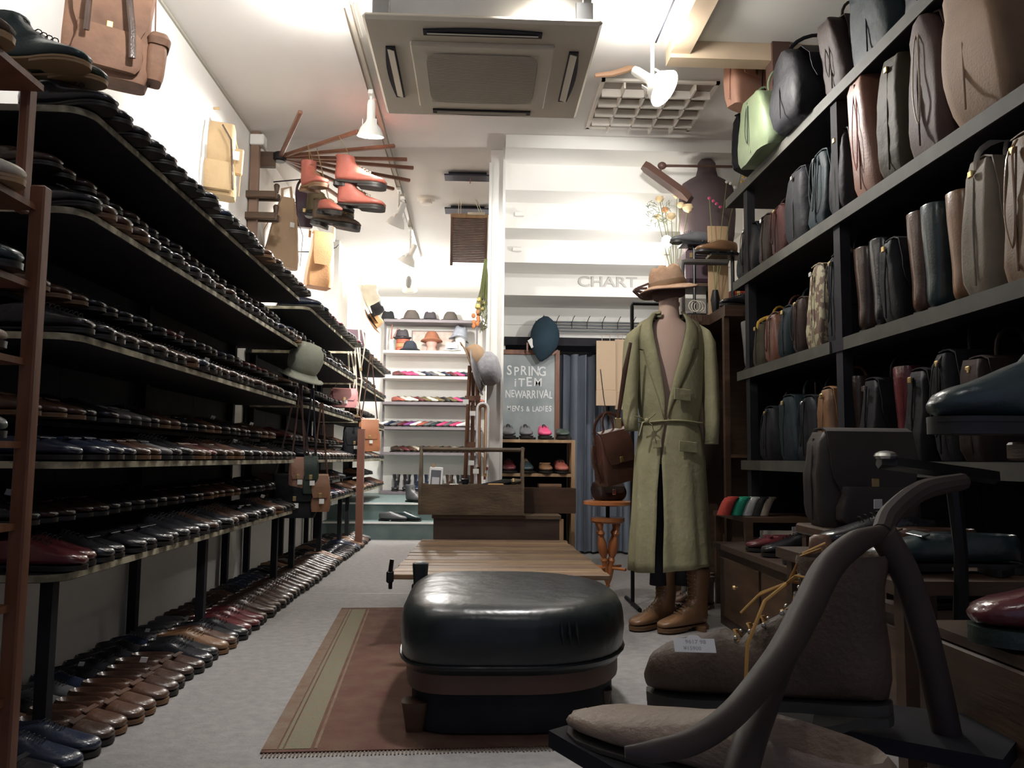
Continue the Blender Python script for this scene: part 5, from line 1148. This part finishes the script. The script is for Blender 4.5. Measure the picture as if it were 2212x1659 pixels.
bl = thing('belts', 'white and red canvas belts looped over a peg beside the pillar', 'belt', tuple(atY(1043, 872, 5.25)))
for k, (m, w) in enumerate((('leather_white', 0), ('leather_red', 1), ('leather_white', 2), ('leather_yellow', 3), ('leather_red', 4))):
    x = -.022+.004*k
    pts = [(x-.012, .01*k, -.40)]+[(px_, .01*k, pz_) for px_, _, pz_ in arc((.0, 0, -.03), .034-.004*k, PI, 0, 8, 'xz')]+[(.034-.004*k, .01*k, -.40-.02*k)]
    MB().tube(pts, .0075, 6, .35).build('belt', MATS[m], bl)
MB().box((.0, .04, .0), (.015, .06, .012)).build('peg', BLK, bl)
for i, (px, py) in enumerate(((1021, 893), (1018, 1000), (1028, 1018), (1006, 868))):
    p = atY(px, py, 5.16); tg = thing('price_tag', 'small white price tag hanging among the belts, %s' % ['upper', 'lower', 'lowest', 'topmost'][i], 'tag', p); MB().box((0, 0, 0), (.036, .002, .03), ch=.0005).build('card', PAPER, tg); MB().tube([(0, 0, .013), (.002, .01, .05)], .001, 4).build('string', LACEW, tg)
# ------------------------------------------------------------------ bags slung in the gap of the wall racks
def slung(label, color, px, pyb, y, w, h, d, top, rz=.3, m=None, flap=True, seed=0, strapc=None):
    p = atY(px, pyb, y)
    t = bag(label, color, tuple(p), (0, 0, rz), w, h, d, 'shoulder bags slung in the rack gap', handle='none', flap=flap, m=m, seed=seed, belly=.05)
    zt = atY(px, top, y).z-p.z
    MB().tube([(-w*.42, 0, h*.9), (-w*.2, 0, (h+zt)/2), (-.004, 0, zt)], .006, 6, .5).build('shoulder_strap', strapc or LEA['brown'], t)
    MB().tube([(w*.42, 0, h*.9), (w*.2, 0, (h+zt)/2), (.004, 0, zt)], .006, 6, .5).build('shoulder_strap', strapc or LEA['brown'], t)
    MB().box((.01, -d*.6-.01, h*.3), (.03, .002, .03)).build('price_tag', PAPER, t)
    return t
slung('rose-tan narrow strap bag slung first in the rack gap', 'tan', 642, 1062, 5.22, .10, .20, .05, 830, m=lea('rose_tan', (.30, .16, .11), .5, 1.3), seed=1)
slung('wide black leather bag slung low in the rack gap', 'black', 632, 1118, 5.26, .28, .26, .12, 835, seed=2)
slung('dark olive-black upright bag slung in the rack gap', 'green', 668, 1066, 5.24, .09, .22, .07, 838, seed=3, strapc=LEA['black'])
slung('brown pointed-flap leather bag slung at the end of the gap', 'brown', 688, 1105, 5.27, .12, .22, .08, 870, seed=4, m=lea('chestnut_b', (.22, .11, .06), .4, 1.4))
slung('orange-tan saddle bag on a long strap hanging past the middle rack', 'tan', 796, 975, 7.75, .19, .29, .09, 765, m=lea('orange_tan', (.42, .17, .08), .45, 1.25), seed=5)
slung('black shoulder bag hanging beside the orange-tan saddle bag', 'black', 763, 985, 7.7, .18, .26, .08, 800, seed=6)
slung('rose pink leather clutch bag hanging lit between rack shelves', 'pink', 742, 880, 7.5, .24, .16, .07, 800, m=lea('rose_pink', (.55, .25, .25), .5, 1.2), seed=7)
for i, (px, py0, py1) in enumerate(((752, 750, 880), (766, 745, 900), (774, 690, 800))):
    a, b = atY(px, py0, 7.53), atY(px+6, py1, 7.53)
    t = thing('hanging_strap', '%s pale leather strap dangling off the middle rack end' % ['first', 'second', 'third'][i], 'strap', tuple(a), group='pale straps at the middle rack end')
    MB().tube([(0, 0, 0), (b.x-a.x-.02, 0, (b.z-a.z)*.5), (b.x-a.x, 0, b.z-a.z), (b.x-a.x+.03, 0, (b.z-a.z)*.5), (.02, 0, .0)], .008, 6, .35).build('strap', LEA['cream'], t)
    MB().box((b.x-a.x, -.005, b.z-a.z+.01), (.02, .006, .03)).build('buckle', BRASS, t)
# brown satchel hanging beside, standing wooden post at rack end
for i, (x, y) in enumerate(((-1.04, 7.52),)): struct('trim_4', MB().span((x-.03, y-.03, 0), (x+.03, y+.03, 1.05)), mat('end_post', (.17, .07, .045), .5))
# ------------------------------------------------------------------ cabinet and display at the far end of the bag wall
tc = thing('tall_cabinet', 'brown wooden cabinet with thick top at the far end of the bag shelves', 'cabinet', (1.5, 5.2, 0)); off = -tc.location
for a, b, nm in (((1.20, 5.07, 1.645), (1.89, 5.55, 1.71), 'top'), ((1.44, 4.74, 1.645), (1.89, 5.07, 1.71), 'side_top'), ((1.22, 5.09, 0), (1.25, 5.53, 1.645), 'side_panel'), ((1.25, 5.50, 0), (1.88, 5.53, 1.645), 'back_panel'), ((1.25, 5.10, .82), (1.88, 5.50, .84), 'inner_shelf'), ((1.44, 4.76, 0), (1.47, 4.80, 1.645), 'leg')):
    o = MB().span(a, b).build(nm, WOODD, tc); o.location = off
TZ = 1.711
hc = thing('hanging_coat', 'dark brown coat hanging in front of the tall cabinet', 'coat', (1.36, 5.0, .75))
MB().loft([[(w/2*math.cos(2*PI*j/24)*(1+.06*math.sin(5*j)), d/2*math.sin(2*PI*j/24)*(1+.2*math.sin(4*j)), zz) for j in range(24)] for zz, w, d in ((0, .25, .10), (.3, .22, .10), (.6, .20, .09), (.78, .16, .08), (.86, .04, .04))]).build('cloth', mat('brown_coat', (.05, .03, .022), .9), hc, 2); MB().tube([(0, 0, .85), (0, 0, .90)], .003, 5).build('hanger_hook', BLK, hc)
DFM = mat('dress_form_cloth', (.085, .06, .065), .85, col2=(.11, .08, .08), nscale=8)
dfm = thing('dress_form', 'dark headless dress-form bust standing on top of the tall cabinet', 'dress form', (atY(1528, 500, 5.35).x, 5.35, TZ))
MB().loft([er(0, 0, zz, w, w*.6, 28) for zz, w in ((.36, .26), (.45, .31), (.58, .36), (.72, .38), (.86, .375), (.93, .33), (.96, .24), (.985, .15), (1.03, .125), (1.075, .12), (1.10, .08))]).build('bust', DFM, dfm, 2)
MB().tube([(0, 0, .02), (0, 0, .37)], .014, 8).build('stand', BLK, dfm); MB().lathe([(.001, 0), (.11, 0), (.10, .02), (.001, .025)], 20, cap=(0, 0)).build('base', BLK, dfm)
al = thing('desk_lamp', 'brown swing-arm lamp with long angular shade reaching over the cabinet', 'lamp', tuple(atY(1590, 360, 5.2)))
e0 = atY(1430, 358, 5.2)-atY(1590, 360, 5.2)
LMB = mat('brown_enamel', (.13, .07, .055), .45)
MB().tube([(.12, 0, .0), (0, 0, 0), tuple(e0)], .009, 8).build('arm', LMB, al); MB().ell(tuple(e0), (.03, .025, .025), 12, 8).build('joint', LMB, al)
MB().tube([tuple(e0), tuple(e0+V((-.02, 0, -.06)))], .008, 6).build('neck', LMB, al)
q = ry(.62); MB().loft([[(x*1, y*w, zz) for y, zz in ((-.045, -.03), (-.03, .018), (.03, .018), (.045, -.03))] for x, w in ((-.17, .5), (-.14, 1), (.14, 1.1), (.20, .4))], M=T(e0.x+.02, 0, e0.z-.09) @ q).build('shade', LMB, al)
wb = MB().span((.12, -.03, -.06), (.14, .03, .06)).build('wall_bracket', LMB, al)
# bouquet
bq = thing('flower_bouquet', 'bouquet of dried yellow roses and wispy greens glowing in the lamp light', 'flowers', (atY(1458, 520, 5.25).x, 5.25, TZ))
MB().lathe([(.03, 0), (.05, .06), (.045, .16), (.028, .20), (.034, .22)], 18).build('vase', mat('dark_vase', (.05, .03, .03), .3), bq)
rnd = random.Random(5)
for k, (px, py, big) in enumerate(((1425, 432, 1), (1486, 452, 1.3), (1437, 455, .9), (1462, 425, .8), (1420, 470, .8), (1470, 445, .9), (1450, 470, 1.1))):
    p = atY(px, py, 5.25+rnd.uniform(-.04, .04))-V(bq.location)
    MB().tube([(0, 0, .19), (p.x*.5, p.y*.5, p.z*.65), tuple(p)], .0025, 5).build('stem', STM, bq)
    big *= 1.4; MB().loft([[(p.x+r*big*math.cos(2*PI*j/10+i*.5), p.y+r*big*math.sin(2*PI*j/10+i*.5), p.z+zz*big) for j in range(10)] for i, (r, zz) in enumerate(((.004, -.012), (.016, -.004), (.021, .006), (.017, .016), (.010, .018), (.003, .014)))]).build('flower_head', mat('rose_cream', (.80, .62, .36), .8) if k != 2 else FLO, bq)
lf = MB()
for k in range(70):
    a = atY(1410+rnd.uniform(-12, 40), 465+rnd.uniform(-30, 25), 5.25)-V(bq.location); lf.box(tuple(a), (.03, .004, .003), (Matrix.Rotation(rnd.uniform(0, 3), 3, 'Y')))
tag(lf.build('leaves', mat('grey_green_leaf', (.28, .32, .22), .8), bq), kind='stuff')
sp_ = thing('flower_sprig', 'small pink and white blossom sprigs above the bag shelf end', 'flowers', (1.46, 5.0, TZ))
MB().lathe([(.02, 0), (.03, .08), (.018, .14)], 12).build('vase', BLK, sp_)
for k, (px, py, m) in enumerate(((1532, 428, 'leather_pink'), (1541, 434, 'leather_pink'), (1548, 440, 'leather_pink'), (1556, 447, 'leather_pink'), (1570, 393, 'leather_white'), (1578, 396, 'leather_white'), (1588, 404, 'leather_white'), (1602, 372, 'leather_yellow'), (1607, 382, 'leather_yellow'), (1603, 392, 'leather_yellow'))):
    p = atY(px, py, 5.0)-V(sp_.location); MB().ell(tuple(p), (.011, .01, .01), 8, 5).build('blossom', MATS[m], sp_)
    if k in (0, 4, 7): MB().tube([(0, 0, .12), (p.x*.6, 0, p.z*.7), tuple(p)], .0022, 5).build('stem', STM, sp_)
cbx = thing('cardboard_sheet', 'tall tan cardboard panel standing on the cabinet beside the shoes', 'cardboard', (atY(1552, 655, 5.12).x, 5.12, TZ)); MB().box((0, 0, .29), (.13, .012, .58), ch=.002).build('sheet', mat('cardboard', (.46, .31, .18), .85), cbx); MB().box((0, .06, .01), (.12, .11, .02)).build('foot', mat('cardboard', (.46, .31, .18), .85), cbx)
rb = thing('red_box', 'small red cardboard box with yellow stripe behind the cardboard panel', 'box', (atY(1590, 640, 5.3).x+.03, 5.3, TZ)); MB().box((0, 0, .10), (.14, .10, .20), ch=.003).build('body', mat('red_card', (.62, .05, .04), .6), rb); MB().box((-.03, -.052, .10), (.02, .004, .19)).build('stripe', mat('yellow_card', (.8, .6, .2), .6), rb)
sc_ = thing('suitcase', 'dark brown-purple small leather suitcase raised on the cabinet end', 'suitcase', (atY(1505, 600, 5.3).x, 5.3, TZ+.22)); MB().box((0, 0, .12), (.20, .26, .22), ch=.02).build('body', lea('plum_brown', (.06, .035, .045), .5, 1.4), sc_); MB().tube([(-.05, -.14, .14), (-.05, -.16, .17), (.05, -.16, .17), (.05, -.14, .14)], .006, 6).build('handle', BLK, sc_)
for s_ in (-.07, .07): MB().box((s_, -.133, .18), (.02, .006, .03)).build('latch', BRASS, sc_)
st2 = thing('display_riser', 'dark stepped display riser under the suitcase', 'riser', (sc_.location.x, 5.3, TZ)); MB().span((-.14, -.14, .20), (.14, .14, .219)).build('top', WOODD, st2)
for a in (-.13, .11): MB().span((a, -.13, 0), (a+.02, .13, .20)).build('side', WOODD, st2)
foot('pointed_shoe', 'orange-brown pointed shoe raised above the cabinet beside the cardboard panel', 'shoe', 'tan', 'low', (atY(1592, 545, 4.98).x, 4.98, atY(1592, 552, 4.98).z), (0, 0, PI+.15), sc=.95, lace=LACEW)
r3_ = thing('display_riser', 'thin dark riser stand under the orange-brown pointed shoe', 'riser', (atY(1565, 560, 4.98).x, 4.98, TZ)); zz = atY(1592, 552, 4.98).z-TZ-.001
MB().span((-.10, -.07, zz-.015), (.14, .07, zz)).build('top', BLK, r3_); MB().tube([(.05, 0, 0), (.05, 0, zz)], .012, 8).build('post', BLK, r3_); MB().box((.05, 0, .006), (.12, .12, .012)).build('base', BLK, r3_)
foot('pointed_shoe', 'glossy black shoe with pale highlights at the cabinet top\'s near edge', 'shoe', 'black', 'low', (1.70, 4.86, TZ), (0, 0, PI+.2), sc=.95)
foot('pointed_shoe', 'shiny silver-blue laced shoe beside the bouquet', 'shoe', 'grey', 'low', (atY(1535, 540, 5.15).x, 5.16, TZ+.47), (0, 0, PI), sc=.9)
r4_ = thing('display_riser', 'thin riser post under the silver-blue shoe', 'riser', (atY(1500, 540, 5.15).x, 5.16, TZ)); MB().span((-.09, -.06, .455), (.12, .06, .469)).build('top', BLK, r4_); MB().tube([(0, 0, 0), (0, 0, .46)], .010, 8).build('post', BLK, r4_); MB().box((0, 0, .006), (.12, .12, .012)).build('base', BLK, r4_)
# bare glowing lamp beside the bouquet
gp = atY(1440, 522, 5.35)
gl_ = thing('clip_lamp', 'glaring bare bulb lamp behind the hat beside the bouquet', 'lamp', tuple(gp)); MB().ell((0, 0, 0), (.035, .035, .042), 16, 10).build('bulb', GLOW, gl_); MB().lathe([(.018, -.09), (.022, -.05), (.016, -.035)], 12).build('socket', SPW, gl_)
MB().tube([(0, 0, -.08), (.0, 0, TZ-gp.z)], .006, 6).build('stem', SPW, gl_)
# coils of wire by the coat shoulder
wr = thing('wire_coil', 'loose pale wire loops on the cabinet edge by the coat shoulder', 'wire', tuple(atY(1500, 668, 4.98)))
for k in range(3): MB().tube([(x, .01*k, zz) for x, _, zz in arc((.02*k, 0, .02), .035, 0, 2*PI, 18, 'xz')], .0025, 5).build('loop', LEA['cream'], wr)
# ------------------------------------------------------------------ foreground display at the camera side
fs = thing('display_stand', 'dark wooden two-level stand carrying the suede boot and taupe shoe', 'stand', (.50, .95, 0)); off = -fs.location
def al_foot(toe, heel): return math.atan2(toe.y-heel.y, toe.x-heel.x)
# big suede boot, toe toward the aisle
toe = V((.245, 1.20, .0)); heel = V((.53, 1.06, 0)); zb = .475
bo = foot('suede_boot', 'big dark brown suede work boot with orange laces and white price card', 'boot', 'oiled brown', 'work', (heel.x, heel.y, zb), (0, .06, al_foot(toe, heel)), h=.175, sole=mat('dark_crepe', (.05, .045, .035), .7), lace=mat('lace_orange', (.55, .30, .07), .7), sc=(1.08, 1.12, 1.12), thick=.012, heelh=.010)
OL = MATS['lace_orange']
MB().loft(foot_rings([(a, b+.012+.028, c, d+.034, e*1.12) for a, b, c, d, e in ((.165, .004, .02, .0, .038), (.165, .008, .02, .002, .038))])) if False else None
eyelets(.16, .0032).build('eyelets', EYE, bo).location = (0, 0, .006)
for s_, seed in ((1, 0), (-1, 1)):
    MB().tube([(.105, .004*s_, .150), (.085, .018*s_, .185), (.06, .035*s_, .195), (.055, .03*s_, .175), (.10, .006*s_, .155)], .0028, 6, .5).build('bow_loop', OL, bo)
MB().tube([(.105, .0, .152), (.13, .035, .135), (.15, .060, .09), (.155, .068, .04)], .0030, 6, .6).build('lace_end', OL, bo)
MB().tube([(.105, .0, .152), (.09, .04, .165), (.05, .06, .16)], .0028, 6, .6).build('lace_end', OL, bo)
MB().tube([(.162, .018, .118), (.14, .013, .138), (.105, .0, .152)], .0028, 6, .6).build('lace_run', OL, bo)
MB().tube([(.162, -.018, .118), (.14, -.013, .138), (.105, .0, .152)], .0028, 6, .6).build('lace_run', OL, bo)
pg = MB().prism([(-.032, -.016), (.032, -.016), (.032, .010), (.012, .010), (.006, .016), (-.006, .016), (-.012, .010), (-.032, .010)], 0, .0008).build('price_card', PAPER, bo)
cardM = bo.matrix_world
bpy.context.view_layer.update()
# card faces the camera: place it in world space, then into the boot's frame
cp = atY(1500, 1391, 1.055)
Mw = T(*cp) @ rzm(-.1) @ rx(PI/2-.85) @ Matrix.Scale(.8, 4)
pg.matrix_local = bo.matrix_world.inverted() @ Mw
INK = mat('card_ink', (.45, .45, .45), .8)
text('printing', '9617 98', .010, INK, pg, T(.002, .003, .0010), .0001); text('printing', '¥15900', .009, INK, pg, T(-.004, -.009, .0010), .0001)
tg_o = pg
# taupe shoe below, nearer
toe2 = V((.135, .985, 0)); heel2 = V((.345, .69, 0)); zt = .50
sh = foot('taupe_shoe', 'worn taupe suede shoe lying below the dark suede boot', 'shoe', 'taupe', 'low', (heel2.x, heel2.y, zt), (0, .04, al_foot(toe2, heel2)), sole=mat('dark_crepe', (.05, .045, .035), .7), sc=(1.28, 1.2, .68), lace=None)
MB().tube([(.285, .0, .036), (.289, .012, .034), (.284, .02, .030)], .004, 6).build('toe_cap_edge', LEA['tan'], sh)
o = MB().prism([(.085, .96), (.16, 1.02), (.42, .74), (.33, .60), (.25, .62)], .478, .496).build('lower_board', BLKB, fs); o.location = off
o = MB().prism([(.29, 1.23), (.40, 1.30), (.75, 1.12), (.62, .98)], .435, .455).build('upper_board', BLKB, fs); o.location = off
for x, y, h_ in ((.33, .70, .478), (.24, .84, .478), (.62, 1.10, .435), (.45, 1.2, .435)):
    o = MB().box((x, y, h_/2), (.03, .03, h_)).build('leg', WOODD, fs); o.location = off
# curved dark bentwood chair
bw2 = thing('bentwood_chair', 'dark bentwood chair seen close up with curved arm sweeping down', 'chair', (.6, .9, 0)); off = -bw2.location
BWM = mat('bentwood', (.040, .029, .025), .55, col2=(.065, .047, .04), nscale=6, spec=.3)
def wp_(pts, y): return smooth([tuple(atY(px, py, yy)+off) for (px, py), yy in zip(pts, y)])
MB().tube(wp_(((1905, 1150), (1850, 1172), (1790, 1225), (1745, 1310), (1700, 1395), (1650, 1465), (1580, 1545), (1500, 1600), (1420, 1622), (1350, 1625)), (1.05, 1.0, .95, .88, .80, .72, .65, .60, .58, .58)), smoothr([.010, .015, .0165, .0160, .0145, .0125, .0105, .009, .008, .004]), 12).build('arm', BWM, bw2)
MB().tube(wp_(((1735, 1330), (1690, 1420), (1650, 1520), (1620, 1600), (1590, 1720), (1575, 1900)), (.89, .84, .76, .70, .66, .62)), .0135, 12).build('front_leg', BWM, bw2)
MB().tube(wp_(((1905, 1150), (1960, 1250), (2010, 1420), (2060, 1659), (2100, 1900)), (1.05, 1.06, 1.07, 1.08, 1.10)), .018, 12).build('rear_leg', BWM, bw2)
MB().tube(wp_(((1905, 1150), (1925, 1110), (1990, 1060), (2080, 1040)), (1.05, 1.08, 1.12, 1.16)), smoothr([.013, .014, .014, .012]), 10).build('top_rail', BWM, bw2)
# orange-brown thin sticks (boot jacks) behind
jk = thing('shoe_tree', 'pair of dark brown wooden shoe trees beside the suede boot tongue', 'shoe tree', tuple(atY(1765, 1240, 1.32)))
TRM = mat('tree_wood', (.20, .10, .06), .4)
MB().loft([er(0, 0, z, w, w, 14) for z, w in ((-.05, .03), (-.03, .045), (.0, .05), (.02, .03))]).build('heel_block', TRM, jk, 2); MB().loft([er(.015, .02, z, w, w, 14) for z, w in ((.015, .025), (.03, .038), (.055, .034), (.06, .02))]).build('knob', TRM, jk, 2)
MB().tube([(0, 0, -.05), (.02, 0, -.10), (.05, 0, -.20)], .008, 8).build('rod', BRASS, jk)
# low platform table right of the boot, with trays of shoes
tb2 = thing('side_table', 'dark wooden side table behind the suede boot holding low shoes', 'table', (1.05, 1.75, 0)); off = -tb2.location
o = MB().span((.76, 1.50, .56), (1.16, 2.10, .585)).build('top', WOODD, tb2); o.location = off
for x in (.80, 1.13):
    for y in (1.53, 2.07): o = MB().box((x, y, .28), (.035, .035, .56)).build('leg', WOODD, tb2); o.location = off
foot('ballet_flat', 'grey-teal leather flat shoe on the dark side table', 'shoe', 'teal', 'loafer', (1.075, 1.62, .586), (0, 0, PI-.1), sc=1.05, group=None)
foot('dress_shoe', 'brown loafer behind the grey-teal flat on the side table', 'shoe', 'brown', 'loafer', (1.10, 1.80, .586), (0, 0, PI-.05))
foot('dress_shoe', 'black shoe with tag farthest on the side table', 'shoe', 'black', 'low', (1.10, 1.96, .586), (0, 0, PI), tagc=True)
# big dark bag on a stool
bs2 = thing('bag_stool', 'plain dark wooden stool carrying the large brown-black bag', 'stool', (1.12, 2.38, 0))
MB().box((0, 0, .60), (.30, .26, .03), ch=.006).build('seat', WOODD, bs2)
for x in (-.12, .12):
    for y in (-.10, .10): MB().box((x, y, .293), (.03, .03, .585)).build('leg', WOODD, bs2)
bag('large worn dark brown leather doctor bag on the stool beside the lower shelf', 'dark brown', (1.12, 2.38, .616), (0, 0, 0), .29, .27, .14, None, handle='none', seed=50, m=lea('worn_umber', (.032, .024, .021), .6, 1.7, nscale=5), strap=False, belly=.03, taper=.97, pocket=True)
# tall wooden post with teal boot on top and black iron last
po2 = thing('last_stand', 'rough reddish wooden post stand holding the big teal boot', 'stand', (.97, 1.30, 0))
MB().tube([(0, 0, 0), (0, 0, .80)], .022, 4).build('post', WOODR, po2); MB().box((0, 0, .82), (.20, .07, .03), ch=.004).build('top_plate', WOODD, po2); MB().box((0, 0, .012), (.22, .22, .024)).build('base', WOODD, po2)
foot('tall_boot', 'large dark teal leather boot with tapered toe on the post stand', 'boot', 'teal', 'pull', (1.06, 1.27, .836), (0, 0, PI-.12), h=.30, sc=(1.15, 1.15, 1.45), heelh=.02)
il = thing('iron_last', 'black iron cobbler\'s last with pale worn toe beneath the teal boot', 'shoe last', tuple(atY(2060, 1075, 1.5)))
MB().loft([[(x-.16, y*w, .018*math.sin(PI*abs(k))+z) for k, (y, z) in enumerate(((-.04, 0), (-.03, .016), (.03, .016), (.04, 0), (.0, -.008)))] for x, w in ((0, .3), (.02, .8), (.06, 1.0), (.12, .7), (.18, .75), (.22, .4))], M=T(.02, 0, .04) @ ry(.12)).build('foot_plate', BLK, il, .5)
MB().tube([(0, 0, .03), (.01, 0, -.10), (.0, 0, -.35)], [.014, .012, .016], 8).build('stem', BLK, il); MB().ell((-.125, 0, .075), (.018, .030, .010), 10, 6).build('worn_toe', mat('worn_steel', (.5, .5, .48), .25, metal=.8), il)  # pale ellipsoid stands in for the white highlight on the toe
MB().box((0, 0, -.55), (.05, .05, .42)).build('block', WOODD, il)
# price tag card hanging under the teal boot
# maroon boot on a stool at the very edge
ms = thing('wooden_crate', 'reddish brown wooden crate at the edge holding the maroon boot', 'crate', (.84, 1.10, -.032))
for z in (.11, .30, .50):
    MB().box((.02, -.13, z), (.34, .016, .15), ch=.003).build('front_slat', WOODM if False else WOODD, ms); MB().box((-.155, .02, z), (.016, .30, .15), ch=.003).build('side_slat', WOODD, ms)
for x in (-.15, .19): MB().box((x, -.115, .316), (.035, .03, .568), ch=.003).build('corner_post', WOODR, ms)
MB().box((.02, .02, .585), (.36, .30, .014)).build('top_board', WOODD, ms)
foot('suede_boot', 'maroon and green rounded-toe ankle boot on the crate at the edge', 'boot', 'burgundy', 'high', (.965, 1.02, .562), (0, 0, PI-.25), h=.15, sole=LEA['green'], sc=1.1, thick=.012)
